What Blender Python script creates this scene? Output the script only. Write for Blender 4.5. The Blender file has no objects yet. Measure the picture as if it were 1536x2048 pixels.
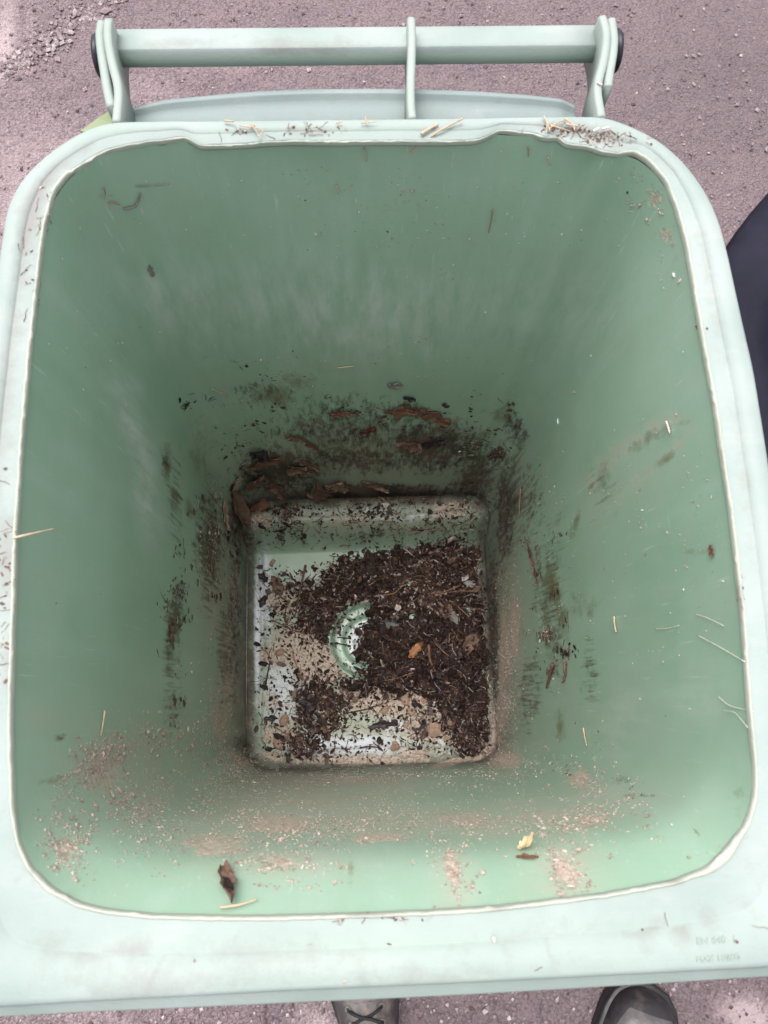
import bpy, bmesh, math, random
import numpy as np
from mathutils import Vector, Matrix
from mathutils.bvhtree import BVHTree

S = bpy.context.scene
COL = S.collection
R_ = math.radians
random.seed(7)
rng = np.random.default_rng(11)

# ------------------------------------------------------------------ camera
# phone held above the bin: pose recovered from the rim rectangle and the converging walls
FPX, CZ = 1540.0, 1.53
g = np.array([(730 - 768) / FPX, (1390 - 1024) / FPX, 1.0]); g /= np.linalg.norm(g)
ax_z = -g
ax_x = np.array([1.0, 0, 0]); ax_x -= ax_x.dot(g) * g; ax_x /= np.linalg.norm(ax_x)
ax_y = np.cross(ax_z, ax_x)
_c, _s = math.cos(R_(2.0)), math.sin(R_(2.0))
ax_x, ax_y = _c * ax_x + _s * ax_y, -_s * ax_x + _c * ax_y
RW = np.stack([ax_x, ax_y, ax_z])                     # camera (x right, y down, z forward) -> world
CAM = np.array([0.0, 0.0, CZ])
cd = bpy.data.cameras.new('camera'); cam = bpy.data.objects.new('camera', cd); COL.objects.link(cam)
M = Matrix.Identity(4)
for i in range(3):
    M[i][0] = RW[i][0]; M[i][1] = -RW[i][1]; M[i][2] = -RW[i][2]; M[i][3] = CAM[i]
cam.matrix_world = M
cd.sensor_width = 36; cd.lens = FPX / 2048 * 36
cd.clip_start = 0.02; cd.clip_end = 500
cd.dof.use_dof = True; cd.dof.focus_distance = 1.15; cd.dof.aperture_fstop = 13.0
S.camera = cam

# ------------------------------------------------------------------ light: bright overcast
W = bpy.data.worlds.new('World'); S.world = W; W.use_nodes = True
wn = W.node_tree; bg = wn.nodes['Background']
sky = wn.nodes.new('ShaderNodeTexSky'); sky.sky_type = 'NISHITA'; sky.sun_disc = False
SUN_EL, SUN_AZ = R_(72), R_(-28)                      # azimuth from +Y towards +X
sky.sun_elevation = SUN_EL; sky.sun_rotation = SUN_AZ
sky.dust_density = 4.0; sky.ozone_density = 0.6; sky.air_density = 1.0
hs = wn.nodes.new('ShaderNodeHueSaturation'); hs.inputs['Saturation'].default_value = 0.22   # cloud cover
wn.links.new(sky.outputs[0], hs.inputs['Color']); wn.links.new(hs.outputs[0], bg.inputs[0])
bg.inputs[1].default_value = 0.12
sd = bpy.data.lights.new('sun', 'SUN'); sd.energy = 1.5; sd.angle = R_(50); sd.color = (1, 0.97, 0.93)
so = bpy.data.objects.new('sun', sd); COL.objects.link(so)
sv = Vector((math.sin(SUN_AZ) * math.cos(SUN_EL), math.cos(SUN_AZ) * math.cos(SUN_EL), math.sin(SUN_EL)))
so.rotation_euler = sv.to_track_quat('Z', 'Y').to_euler(); so.location = sv * 5
S.view_settings.view_transform = 'Standard'; S.view_settings.look = 'None'
S.view_settings.exposure = 1.13; S.view_settings.gamma = 1
S.render.engine = 'CYCLES'; S.cycles.max_bounces = 10; S.cycles.diffuse_bounces = 7
S.cycles.sample_clamp_indirect = 6

# ------------------------------------------------------------------ helpers
def ray(u, v):
    r = RW @ np.array([(u - 768) / FPX, (v - 1024) / FPX, 1.0])
    return r / np.linalg.norm(r)
def at(u, v, z):
    """point of height z seen at (u, v) of the photograph"""
    r = ray(u, v); return CAM + r * ((z - CZ) / r[2])
def proj(P):
    """photograph coordinates of world points"""
    q = (np.asarray(P, float) - CAM) @ RW
    return np.stack([q[..., 0] / q[..., 2] * FPX + 768, q[..., 1] / q[..., 2] * FPX + 1024], -1)

def tag(o, label=None, cat=None, group=None, kind=None):
    for k, v in (('label', label), ('category', cat), ('group', group), ('kind', kind)):
        if v: o[k] = v
    return o
def mesh(name, V, F, mat, parent=None, smooth=True, attrs=None):
    me = bpy.data.meshes.new(name)
    me.from_pydata([tuple(map(float, p)) for p in V], [], [tuple(map(int, f)) for f in F])
    me.update()
    if smooth: me.polygons.foreach_set('use_smooth', [True] * len(me.polygons))
    for k, a in (attrs or {}).items():
        at_ = me.attributes.new(k, 'FLOAT', 'POINT'); at_.data.foreach_set('value', np.asarray(a, np.float32))
    if mat: me.materials.append(mat)
    o = bpy.data.objects.new(name, me); COL.objects.link(o)
    if parent: o.parent = parent
    return o
def empty(name, loc=(0, 0, 0)):
    o = bpy.data.objects.new(name, None); COL.objects.link(o); o.location = loc; o.empty_display_size = .05
    return o
def to_local(V, parent):
    return np.asarray(V, float) - np.array(parent.location)

def _h(i, j, k, seed):
    n = (i * 374761393 + j * 668265263 + k * 2147483647 + seed * 144269) & 0xffffffff
    n = ((n ^ (n >> 13)) * 1274126177) & 0xffffffff
    return ((n ^ (n >> 16)) & 0xffff) / 65535.0
def vnoise(x, y, z=0, seed=0):
    x, y = np.asarray(x, float), np.asarray(y, float); z = np.zeros_like(x) + z
    xi, yi, zi = (np.floor(a).astype(np.int64) for a in (x, y, z))
    fx, fy, fz = x - xi, y - yi, z - zi
    fx, fy, fz = (a * a * (3 - 2 * a) for a in (fx, fy, fz))
    r = 0
    for a in (0, 1):
        for b in (0, 1):
            for c in (0, 1):
                w = (fx if a else 1 - fx) * (fy if b else 1 - fy) * (fz if c else 1 - fz)
                r = r + w * _h(xi + a, yi + b, zi + c, seed)
    return r
def fbm(x, y, z=0, o=4, seed=0):
    r, a, t = 0, 1, 0
    for k in range(o):
        r = r + a * vnoise(np.asarray(x) * 2 ** k, np.asarray(y) * 2 ** k, np.asarray(z) * 2 ** k, seed + k); t += a; a *= .5
    return r / t
def sstep(a, b, x):
    t = np.clip((np.asarray(x, float) - a) / (b - a), 0, 1); return t * t * (3 - 2 * t)
def blobs(uv, L):
    """soft patches, each (u, v, ru, rv, degrees, strength)"""
    r = np.zeros(uv.shape[:-1])
    for (u, v, ru, rv, a, s) in L:
        c, sn = math.cos(R_(a)), math.sin(R_(a))
        dx, dy = uv[..., 0] - u, uv[..., 1] - v
        p, q = (dx * c + dy * sn) / ru, (-dx * sn + dy * c) / rv
        r = np.maximum(r, s * np.exp(-(p * p + q * q)))
    return np.clip(r, 0, 1)
def inpoly(uv, P):
    x, y = uv[..., 0], uv[..., 1]; r = np.zeros(x.shape, bool); n = len(P)
    for i in range(n):
        (x0, y0), (x1, y1) = P[i], P[(i + 1) % n]
        if y0 == y1: continue
        r ^= ((y0 > y) != (y1 > y)) & (x < (x1 - x0) * (y - y0) / (y1 - y0) + x0)
    return r

# ---- node helpers
class NT:
    def __init__(s, name):
        s.m = bpy.data.materials.new(name); s.m.use_nodes = True; s.t = s.m.node_tree
        s.p = s.t.nodes['Principled BSDF']; s.out = s.t.nodes['Material Output']
    def n(s, ty, **kw):
        nd = s.t.nodes.new(ty)
        for k, v in kw.items():
            if k.startswith('_'): setattr(nd, k[1:], v)
            else: s.set(nd.inputs[k.replace('__', ' ')], v)
        return nd
    def set(s, sock, v):
        if isinstance(v, bpy.types.NodeSocket): s.t.links.new(v, sock)
        elif isinstance(v, (tuple, list)) and sock.type == 'RGBA' and len(v) == 3: sock.default_value = (*v, 1)
        else: sock.default_value = v
    def coord(s): return s.n('ShaderNodeTexCoord').outputs['Object']
    def geo(s): return s.n('ShaderNodeNewGeometry').outputs['Position']
    def mapping(s, vec, sc):
        m = s.n('ShaderNodeMapping'); s.set(m.inputs['Vector'], vec); m.inputs['Scale'].default_value = sc; return m.outputs[0]
    def noise(s, vec, scale, detail=4, rough=.55, dist=0.0):
        return s.n('ShaderNodeTexNoise', Vector=vec, Scale=scale, Detail=detail, Roughness=rough, Distortion=dist).outputs['Fac']
    def vor(s, vec, scale, feat='F1', out='Distance'):
        return s.n('ShaderNodeTexVoronoi', _feature=feat, Vector=vec, Scale=scale).outputs[out]
    def attr(s, name): return s.n('ShaderNodeAttribute', _attribute_name=name).outputs['Fac']
    def math(s, op, a, b=0.0, c=0.0):
        m = s.n('ShaderNodeMath', _operation=op); s.set(m.inputs[0], a); s.set(m.inputs[1], b); s.set(m.inputs[2], c); return m.outputs[0]
    def rng(s, v, a, b, c=0.0, d=1.0):
        m = s.n('ShaderNodeMapRange', _clamp=True); s.set(m.inputs[0], v)
        for i, x in enumerate((a, b, c, d)): s.set(m.inputs[i + 1], x)
        return m.outputs[0]
    def mix(s, f, a, b):
        m = s.n('ShaderNodeMix', _data_type='RGBA'); s.set(m.inputs[0], f); s.set(m.inputs[6], a); s.set(m.inputs[7], b); return m.outputs[2]
    def bump(s, h, strength, dist, normal=None):
        b = s.n('ShaderNodeBump', Height=h, Strength=strength, Distance=dist)
        if normal: s.set(b.inputs['Normal'], normal)
        s.t.links.new(b.outputs[0], s.p.inputs['Normal']); return b.outputs[0]
    def fin(s, color=None, rough=.5, spec=.5):
        if color is not None: s.set(s.p.inputs['Base Color'], color)
        s.set(s.p.inputs['Roughness'], rough); s.p.inputs['Specular IOR Level'].default_value = spec
        return s.m

def simple(name, col, rough=.6, var=.3, scale=60, bump=.0, spec=.4):
    k = NT(name); c = k.coord()
    f = k.noise(c, scale, 5)
    a = tuple(x * (1 - var) for x in col); b = tuple(min(1, x * (1 + var)) for x in col)
    if bump: k.bump(f, bump, .003)
    return k.fin(k.mix(k.rng(f, .3, .7), a, b), rough, spec)

def thresh(k, a, n, soft=.12):
    """patchy cover: the mask decides how much of the noise gets through"""
    return k.rng(k.math('ADD', n, a), 1.0 - soft, 1.0 + soft)

def make_plastic():
    k = NT('green_plastic'); c = k.geo()
    lo = k.noise(c, 7, 4, .6)
    st = k.noise(k.mapping(c, (34, 34, 3.5)), 1, 5, .6)
    col = k.mix(k.rng(lo, .3, .7), (.268, .412, .300), (.322, .454, .352))
    col = k.mix(k.math('MULTIPLY', k.rng(st, .48, .72), .30), col, (.40, .52, .44))              # dried runs
    col = k.mix(k.math('MULTIPLY', k.rng(k.noise(c, 4.5, 6, .7), .50, .70), .34), col, (.33, .38, .31))   # dull dusty patches
    scr = k.rng(k.noise(k.mapping(c, (260, 260, 9)), 1, 3, .6), .66, .72)
    col = k.mix(k.math('MULTIPLY', scr, .5), col, (.50, .60, .53))                              # fine scratches
    scr2 = k.rng(k.noise(k.mapping(c, (12, 12, 300)), 1, 3, .6), .68, .74)
    col = k.mix(k.math('MULTIPLY', scr2, .36), col, (.50, .60, .53))
    sc = k.math('MULTIPLY', k.attr('scuff'), k.rng(k.noise(k.mapping(c, (60, 60, 14)), 1, 6, .7), .36, .66))
    col = k.mix(sc, col, (.60, .65, .61))
    nv = k.noise(c, 90, 6, .7)
    nb = k.noise(k.mapping(c, (1, 1, .30)), 120, 6, .74)
    mp = k.n('ShaderNodeMapping', Vector=c); mp.inputs['Rotation'].default_value = (0, R_(-22), 0); mp.inputs['Scale'].default_value = (9, 9, 70)
    drag = k.noise(mp.outputs[0], 1, 6, .7)
    film = k.math('MULTIPLY', k.attr('film'), k.rng(k.math('ADD', k.math('MULTIPLY', k.noise(c, 20, 7, .72), .5), k.math('MULTIPLY', drag, .5)), .30, .56))
    fine = k.rng(k.noise(c, 320, 4, .7), .35, .6, .45, 1)
    col = k.mix(k.math('MULTIPLY', k.math('MULTIPLY', film, fine), .95), col, (.43, .335, .27))
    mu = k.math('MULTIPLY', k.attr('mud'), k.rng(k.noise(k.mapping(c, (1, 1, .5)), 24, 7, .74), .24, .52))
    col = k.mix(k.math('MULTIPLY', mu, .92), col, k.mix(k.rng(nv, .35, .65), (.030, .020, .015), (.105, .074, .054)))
    al = thresh(k, k.attr('algae'), k.noise(k.mapping(c, (1, 1, .6)), 60, 6, .74), .16)
    col = k.mix(k.math('MULTIPLY', al, .80), col, (.135, .135, .052))
    ch = thresh(k, k.attr('sky_sheen'), k.noise(c, 70, 7, .76), .2)
    col = k.mix(k.math('MULTIPLY', ch, .92), col, (.68, .69, .77))  # pale colour standing in for the sky mirrored in the floor
    sn = thresh(k, k.math('MULTIPLY', k.attr('sand'), 1.22), k.math('ADD', k.math('MULTIPLY', k.noise(c, 60, 5, .7), .5), k.math('MULTIPLY', k.noise(c, 230, 4, .7), .5)), .07)
    so_ = k.mix(k.rng(k.noise(c, 210, 4), .35, .65), (.34, .25, .195), (.58, .475, .395))
    col = k.mix(k.math('MULTIPLY', sn, .95), col, so_)
    dk = thresh(k, k.attr('dark'), nb, .10)
    col = k.mix(k.math('MULTIPLY', dk, .94), col, k.mix(k.rng(k.noise(c, 26, 3), .4, .6), (.030, .018, .014), (.125, .066, .05)))
    sk = thresh(k, k.attr('streak'), k.math('ADD', k.math('MULTIPLY', k.noise(k.mapping(c, (190, 190, 11)), 1, 4, .65), .65), k.math('MULTIPLY', k.noise(c, 30, 4, .7), .35)), .08)
    col = k.mix(k.math('MULTIPLY', sk, .85), col, k.mix(k.rng(k.noise(c, 19, 3), .42, .58), (.050, .034, .022), (.115, .105, .048)))
    ro = k.math('ADD', k.math('MULTIPLY', k.math('MAXIMUM', k.math('MAXIMUM', sn, dk), k.math('MAXIMUM', film, mu)), .4), k.rng(lo, .3, .7, .36, .46))
    wet = k.math('MULTIPLY', k.attr('sky_sheen'), k.math('SUBTRACT', 1.0, k.math('MAXIMUM', sn, dk)))
    ro = k.math('SUBTRACT', ro, k.math('MULTIPLY', wet, .16))
    h = k.math('ADD', k.math('MULTIPLY', sn, .5), k.math('ADD', k.math('MULTIPLY', dk, .6), k.math('MULTIPLY', k.noise(c, 240, 3), .15)))
    k.bump(h, .5, .002)
    return k.fin(col, ro, .75)
def make_bleached(name='bleached_plastic', a=(.252, .305, .288), b=(.318, .362, .350)):
    k = NT(name); c = k.geo()
    lo = k.noise(c, 11, 4)
    col = k.mix(k.rng(lo, .36, .64), a, b)
    st = k.noise(k.mapping(c, (14, 60, 20)), 1, 5, .65)
    col = k.mix(k.math('MULTIPLY', k.rng(st, .55, .8), .35), col, (.44, .40, .395))
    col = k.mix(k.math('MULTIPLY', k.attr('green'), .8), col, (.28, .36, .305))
    gr = thresh(k, k.math('MULTIPLY', k.attr('grime'), 1.1), k.noise(c, 75, 6, .72), .28)
    col = k.mix(k.math('MULTIPLY', gr, .62), col, (.20, .17, .16))
    fl = k.rng(k.noise(c, 330, 3), .70, .76)
    col = k.mix(k.math('MULTIPLY', fl, .5), col, (.30, .26, .25))
    k.bump(k.math('ADD', k.noise(c, 420, 3), k.math('MULTIPLY', lo, 2.0)), .12, .002)
    return k.fin(col, k.rng(lo, .3, .7, .5, .65), .4)

PLASTIC = make_plastic()
BLEACH = make_bleached()
GREEN2 = make_bleached('faded_green_plastic', (.285, .330, .305), (.335, .378, .355))
LIPMAT = make_bleached('worn_lip_plastic', (.37, .395, .335), (.43, .445, .385))
LIDMAT = make_bleached('lid_plastic', (.19, .24, .238), (.225, .275, .272))
LIDOUT = simple('lid_outer_plastic', (.22, .27, .14), .5, .12, 20)
BLACK = simple('black_plastic', (.016, .016, .024), .38, .3, 40)
RUBBER = simple('tyre_rubber', (.03, .03, .03), .8, .3, 40)
STEEL = simple('axle_steel', (.3, .3, .3), .4, .2, 40)

# ------------------------------------------------------------------ ground
def make_asphalt():
    k = NT('worn_asphalt'); c = k.coord()
    v = k.n('ShaderNodeTexVoronoi', _feature='F1', Vector=k.n('ShaderNodeVectorMath', _operation='ADD').outputs[0], Scale=185)
    va = v.inputs['Vector'].links[0].from_node
    nz = k.n('ShaderNodeTexNoise', Vector=c, Scale=70, Detail=3)
    sc = k.n('ShaderNodeVectorMath', _operation='SCALE'); k.set(sc.inputs[0], nz.outputs['Color']); sc.inputs['Scale'].default_value = .012
    k.set(va.inputs[0], c); k.set(va.inputs[1], sc.outputs[0])
    cell = k.n('ShaderNodeSeparateColor', Color=v.outputs['Color']).outputs[0]
    d = v.outputs['Distance']
    lo = k.noise(c, 5, 5, .6); mid = k.noise(c, 26, 5, .6); hi = k.noise(c, 260, 4, .7)
    col = k.mix(cell, (.135, .104, .121), (.250, .192, .215))
    col = k.mix(k.rng(mid, .38, .66), col, (.235, .176, .186))
    col = k.mix(k.math('MULTIPLY', k.rng(lo, .35, .7), .5), col, (.27, .205, .216))
    col = k.mix(k.math('MULTIPLY', k.rng(d, .46, .82), .72), col, (.12, .088, .10))      # binder between stones
    col = k.mix(k.rng(hi, .57, .70, 0, .75), col, (.10, .075, .088))
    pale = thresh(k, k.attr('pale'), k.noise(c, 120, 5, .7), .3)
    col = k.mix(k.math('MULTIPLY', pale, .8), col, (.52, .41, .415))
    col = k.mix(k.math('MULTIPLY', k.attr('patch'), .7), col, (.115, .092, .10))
    wh = k.rng(k.vor(c, 60), .035, .06, 1, 0)
    col = k.mix(k.math('MULTIPLY', wh, k.rng(k.noise(c, 13, 2), .5, .55)), col, (.7, .6, .58))
    h = k.math('ADD', k.math('MULTIPLY', d, -1.0), k.math('MULTIPLY', hi, .8))
    k.bump(h, .9, .005)
    return k.fin(col, .82, .3)
ASPH = make_asphalt()

def build_ground():
    xs = np.concatenate([[-60, -20, -6, -2.5, -1.4], np.arange(-.98, .985, .0055), [1.4, 2.5, 6, 20, 60]])
    ys = np.concatenate([[-60, -20, -6, -2.5, -1.2], np.arange(-.82, 1.45, .0055), [1.8, 3, 7, 20, 60]])
    X, Y = np.meshgrid(xs, ys)
    P = np.stack([X, Y, 0 * X], -1); uv = proj(P)
    fine = (np.abs(X) < .99) & (Y > -.83) & (Y < 1.46)
    # diagonal seam of an old repair, upper left
    a, b = at(-20, 150, 0)[:2], at(215, -15, 0)[:2]
    n = np.array([-(b - a)[1], (b - a)[0]]); n /= np.linalg.norm(n)
    d = (X - a[0]) * n[0] + (Y - a[1]) * n[1] + (fbm(X * 14, Y * 14, 0, 4, 5) - .5) * .07
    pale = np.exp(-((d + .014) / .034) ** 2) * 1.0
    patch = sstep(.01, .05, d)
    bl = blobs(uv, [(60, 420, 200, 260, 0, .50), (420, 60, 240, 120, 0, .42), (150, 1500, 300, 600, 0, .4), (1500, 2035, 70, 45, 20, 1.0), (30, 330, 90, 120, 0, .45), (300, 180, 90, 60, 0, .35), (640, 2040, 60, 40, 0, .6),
                    (1340, 60, 30, 30, 0, .2), (200, 2040, 200, 40, 0, .35)])  # broad left blobs paint in the brighter light on that side
    Z = (fbm(X * 120, Y * 120, 0, 2, 3) - .5) * .006 + (fbm(X * 18, Y * 18, 0, 3, 9) - .5) * .012
    Z += -.010 * np.exp(-(d / .018) ** 2) + .006 * patch
    Z = np.where(fine, Z, 0)
    ny, nx = X.shape
    i = np.arange(ny * nx).reshape(ny, nx)
    F = np.stack([i[:-1, :-1], i[:-1, 1:], i[1:, 1:], i[1:, :-1]], -1).reshape(-1, 4)
    V = np.stack([X, Y, Z], -1).reshape(-1, 3)
    o = mesh('ground', V, F, ASPH, attrs={'pale': np.maximum(pale, bl).ravel() * fine.ravel(), 'patch': (np.maximum(patch, blobs(uv, [(1560, 60, 460, 340, 0, .7), (900, 2040, 160, 40, 0, .4)])) * fine).ravel()})  # darker right side: shade by the dark bin, put into the colour
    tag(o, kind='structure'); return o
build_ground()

# generic small pieces, accumulated into one mesh with a tint attribute
class Heap:
    def __init__(s): s.V, s.F, s.T, s.n = [], [], [], 0
    def add(s, V, F, t):
        s.V.append(np.asarray(V)); s.F += [tuple(i + s.n for i in f) for f in F]
        s.T += [t] * len(V); s.n += len(V)
    def build(s, name, mat, parent=None, smooth=False):
        return mesh(name, np.concatenate(s.V), s.F, mat, parent, smooth, {'tint': s.T})
OCT_V = np.array([(1, 0, 0), (0, 1, 0), (-1, 0, 0), (0, -1, 0), (0, 0, 1), (0, 0, -1)], float)
OCT_F = [(0, 1, 4), (1, 2, 4), (2, 3, 4), (3, 0, 4), (1, 0, 5), (2, 1, 5), (3, 2, 5), (0, 3, 5)]
def basis(nrm, ang=None):
    nrm = np.asarray(nrm, float); nrm = nrm / np.linalg.norm(nrm)
    t = np.cross(nrm, (0, 0, 1.0) if abs(nrm[2]) < .9 else (1.0, 0, 0)); t /= np.linalg.norm(t)
    b = np.cross(nrm, t)
    a = rng.uniform(0, 2 * math.pi) if ang is None else ang
    return math.cos(a) * t + math.sin(a) * b, -math.sin(a) * t + math.cos(a) * b, nrm
def crumb(H, p, nrm, r, flat=.6, t=None):
    a, b, n = basis(nrm)
    v = OCT_V * rng.uniform(.65, 1.25, (6, 1)) * np.array([r, r * rng.uniform(.5, 1), r * flat])
    H.add(p + v @ np.stack([a, b, n]) + n * r * flat * .5, OCT_F, rng.uniform() if t is None else t)
def flake(H, p, nrm, l, w, t=None, tilt=.35):
    a, b, n = basis(np.asarray(nrm) + rng.normal(0, tilt, 3))
    q = [(-.5, 0), (-.2, .5), (.25, .42), (.5, .05), (.2, -.5), (-.3, -.4)]
    V = [p + a * x * l * rng.uniform(.8, 1.2) + b * y * w * rng.uniform(.7, 1.2) + n * rng.uniform(0, .22) * w for x, y in q]
    V.append(p + n * rng.uniform(-.1, .3) * w)
    H.add(V, [(i, (i + 1) % 6, 6) for i in range(6)], rng.uniform() if t is None else t)
def fibre(H, pts, r, t=None, sides=3, taper=.5):
    V, F = tube_geo(pts, r, sides, taper); H.add(V, F, rng.uniform() if t is None else t)
def tube_geo(pts, r, sides=6, taper=.5, caps=True):
    pts = np.asarray(pts, float); n = len(pts); V, F = [], []
    up = np.array([.13, .21, .97])
    for i in range(n):
        d = pts[min(i + 1, n - 1)] - pts[max(i - 1, 0)]; d = d / (np.linalg.norm(d) + 1e-9)
        a = np.cross(d, up); a /= np.linalg.norm(a) + 1e-9; b = np.cross(a, d)
        rr = r * (1 - (1 - taper) * i / max(n - 1, 1)) if np.isscalar(r) else r[i]
        for k in range(sides):
            th = 2 * math.pi * k / sides; V.append(pts[i] + rr * (math.cos(th) * a + math.sin(th) * b))
    for i in range(n - 1):
        for k in range(sides):
            k2 = (k + 1) % sides; F.append((i * sides + k, i * sides + k2, (i + 1) * sides + k2, (i + 1) * sides + k))
    if caps:
        F.append(tuple(range(sides))[::-1]); F.append(tuple((n - 1) * sides + k for k in range(sides)))
    return V, F
def tinted(name, stops, rough=.8, spec=.3, nscale=150, bump=.4):
    k = NT(name)
    cr = k.n('ShaderNodeValToRGB'); k.set(cr.inputs[0], k.attr('tint'))
    e = cr.color_ramp.elements
    while len(e) < len(stops): e.new(.5)
    for i, (p, c) in enumerate(stops): e[i].position = p; e[i].color = (*c, 1)
    f = k.noise(k.geo(), nscale, 4, .6)
    col = k.mix(k.rng(f, .3, .7, .0, .45), cr.outputs[0], (.02, .014, .011))
    if bump: k.bump(f, bump, .002)
    return k.fin(col, rough, spec)

GRAVEL = tinted('gravel_stone', [(0, (.12, .09, .10)), (.45, (.30, .225, .25)), (.86, (.38, .30, .32)), (1, (.62, .54, .53))], .8)
def build_gravel():
    H = Heap()
    for reg, cnt in (((-60, 1600, -40, 480), 2600), ((-60, 1600, 1930, 2090), 1700)):
        for _ in range(cnt):
            u, v = rng.uniform(reg[0], reg[1]), rng.uniform(reg[2], reg[3])
            p = at(u, v, 0); r = abs(rng.normal(0, .0022)) + .0014
            if rng.uniform() < .03: r *= 1.8
            crumb(H, p + np.array([0, 0, .0005]), (0, 0, 1), r, .55)
    a, b = at(-20, 165, 0), at(215, 0, 0)
    for _ in range(900):
        p = a + (b - a) * rng.uniform(-.05, 1.1) + np.array([rng.normal(0, .022), rng.normal(0, .022), .001])
        crumb(H, p, (0, 0, 1), abs(rng.normal(0, .003)) + .0015, .6, rng.uniform(.5, 1))
    o = H.build('gravel', GRAVEL); tag(o, 'fine loose grit and stone chips scattered over the tarmac', 'gravel', kind='stuff')
build_gravel()

# ------------------------------------------------------------------ the green bin
RIMZ, FLZ = 1.0, 0.10
INNER = [(80,500),(90,435),(107,380),(135,345),(175,318),(215,297),(270,285),(310,278),(318,281),(330,277),(372,271),(381,278),(395,290),(475,287),(530,283),(575,280),(675,281),(768,280),(893,281),(953,279),(983,268),(993,258),(1073,265),(1082,271),(1094,275),(1108,273),(1118,268),(1124,279),(1133,287),(1178,290),(1208,302),(1248,307),(1262,303),(1268,301),(1298,320),(1333,360),(1353,410),(1373,480),(1387,558),(1407,679),(1432,811),(1443,888),(1464,1024),(1488,1234),(1502,1435),(1513,1540),(1511,1595),(1495,1651),(1454,1704),(1419,1738),(1349,1766),(1209,1792),(1000,1817),(880,1825),(760,1831),(500,1838),(300,1834),(200,1822),(150,1808),(100,1780),(60,1740),(35,1690),(24,1620),(19,1500),(20,1376),(29,1083),(41,888),(58,693)]
SMOOTH_BACK = [(80,500),(90,435),(107,380),(135,345),(175,318),(215,297),(270,283),(330,275),(500,269),(750,265),(1000,263),(1130,271),(1200,281),(1250,295),(1298,320),(1333,360),(1353,410),(1373,480)]
WALL = SMOOTH_BACK + INNER[INNER.index((1387,558)):]
OUTER_B = [(-45,800),(-22,640),(-4,530),(12,418),(27,385),(51,349),(88,314),(127,285),(178,256),(221,244),(400,242.5),(700,239.5),(1000,236),(1208,232),(1258,250),(1318,282),(1368,325),(1413,385),(1438,440),(1455,502),(1488,654),(1509,745),(1533,893),(1556,1050),(1582,1250),(1602,1450),(1618,1650),(1626,1800),(1630,1880)]
OUTER_F = [(1622,1922),(1600,1935),(1536,1938),(1330,1948.5),(900,1970),(600,1983.5),(160,2007),(0,2018),(-60,2022),(-84,2012),(-94,1980)]
OUTER = OUTER_B + OUTER_F + [(-92,1700),(-84,1400),(-72,1100)]
C0 = np.array([.005, .155])
NTH = 720
TH = np.linspace(-math.pi, math.pi, NTH, endpoint=False)
DIR = np.stack([np.cos(TH), np.sin(TH)], -1)
def polar(pts, z, smooth=0.0):
    P = np.array([at(u, v, z)[:2] for u, v in pts])
    Q = np.concatenate([P, P[:1]]); D = []
    for i in range(len(P)):                                          # dense edge samples keep straight runs straight
        for t in np.linspace(0, 1, 24, endpoint=False): D.append(Q[i] * (1 - t) + Q[i + 1] * t)
    D = np.array(D) - C0
    th = np.arctan2(D[:, 1], D[:, 0]); r = np.hypot(D[:, 0], D[:, 1]); o = np.argsort(th)
    th, r = th[o], r[o]
    R = np.interp(TH, np.concatenate([th - 2 * math.pi, th, th + 2 * math.pi]), np.tile(r, 3))
    if smooth:
        k = np.exp(-.5 * (np.arange(-30, 31) / smooth) ** 2); k /= k.sum()
        R = np.convolve(np.concatenate([R[-30:], R, R[:30]]), k, 'valid')
    return R
R_in = polar(INNER, RIMZ, 1.0) + (fbm(TH * 70, TH * 0, 0, 3, 3) - .5) * .0005
R_wall = polar(WALL, RIMZ, 5.0) + .0002
R_out = polar(OUTER, RIMZ, 2.5)
_b = sstep(.80, .93, np.sin(TH))
R_wall = np.where(_b > .02, R_wall, np.minimum(R_wall, R_in + .0003))
_k = np.exp(-.5 * (np.arange(-6, 7) / 2.0) ** 2); _k /= _k.sum()
R_wall = np.convolve(np.concatenate([R_wall[-6:], R_wall, R_wall[:6]]), _k, 'valid')
def ring(R, z): return np.concatenate([C0 + DIR * R[:, None], np.full((NTH, 1), z)], 1)
# floor outline: rounded rectangle
fx0, fx1 = at(497, 1300, FLZ)[0], at(979, 1300, FLZ)[0]
fy0, fy1 = at(740, 1530, FLZ)[1], at(740, 1003, .19)[1] + .004
def rrect_r(x0, x1, y0, y1, rad, cx, cy):
    R = np.empty(NTH)
    hx0, hx1, hy0, hy1 = cx - x0, x1 - cx, cy - y0, y1 - cy
    for i, (c, s) in enumerate(DIR):
        lo, hi = 0, 1.0
        for _ in range(40):
            m = (lo + hi) / 2; px, py = c * m, s * m
            hx, hy = (hx1 if px > 0 else hx0), (hy1 if py > 0 else hy0)
            qx, qy = abs(px) - hx + rad, abs(py) - hy + rad
            dd = math.hypot(max(qx, 0), max(qy, 0)) + min(max(qx, qy), 0) - rad
            if dd > 0: hi = m
            else: lo = m
        R[i] = lo
    return R
C1 = np.array([(fx0 + fx1) / 2, (fy0 + fy1) / 2])
R_fl = rrect_r(fx0, fx1, fy0, fy1, .042, *C1)
FIL = .020                                                            # fillet where the walls meet the floor
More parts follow.
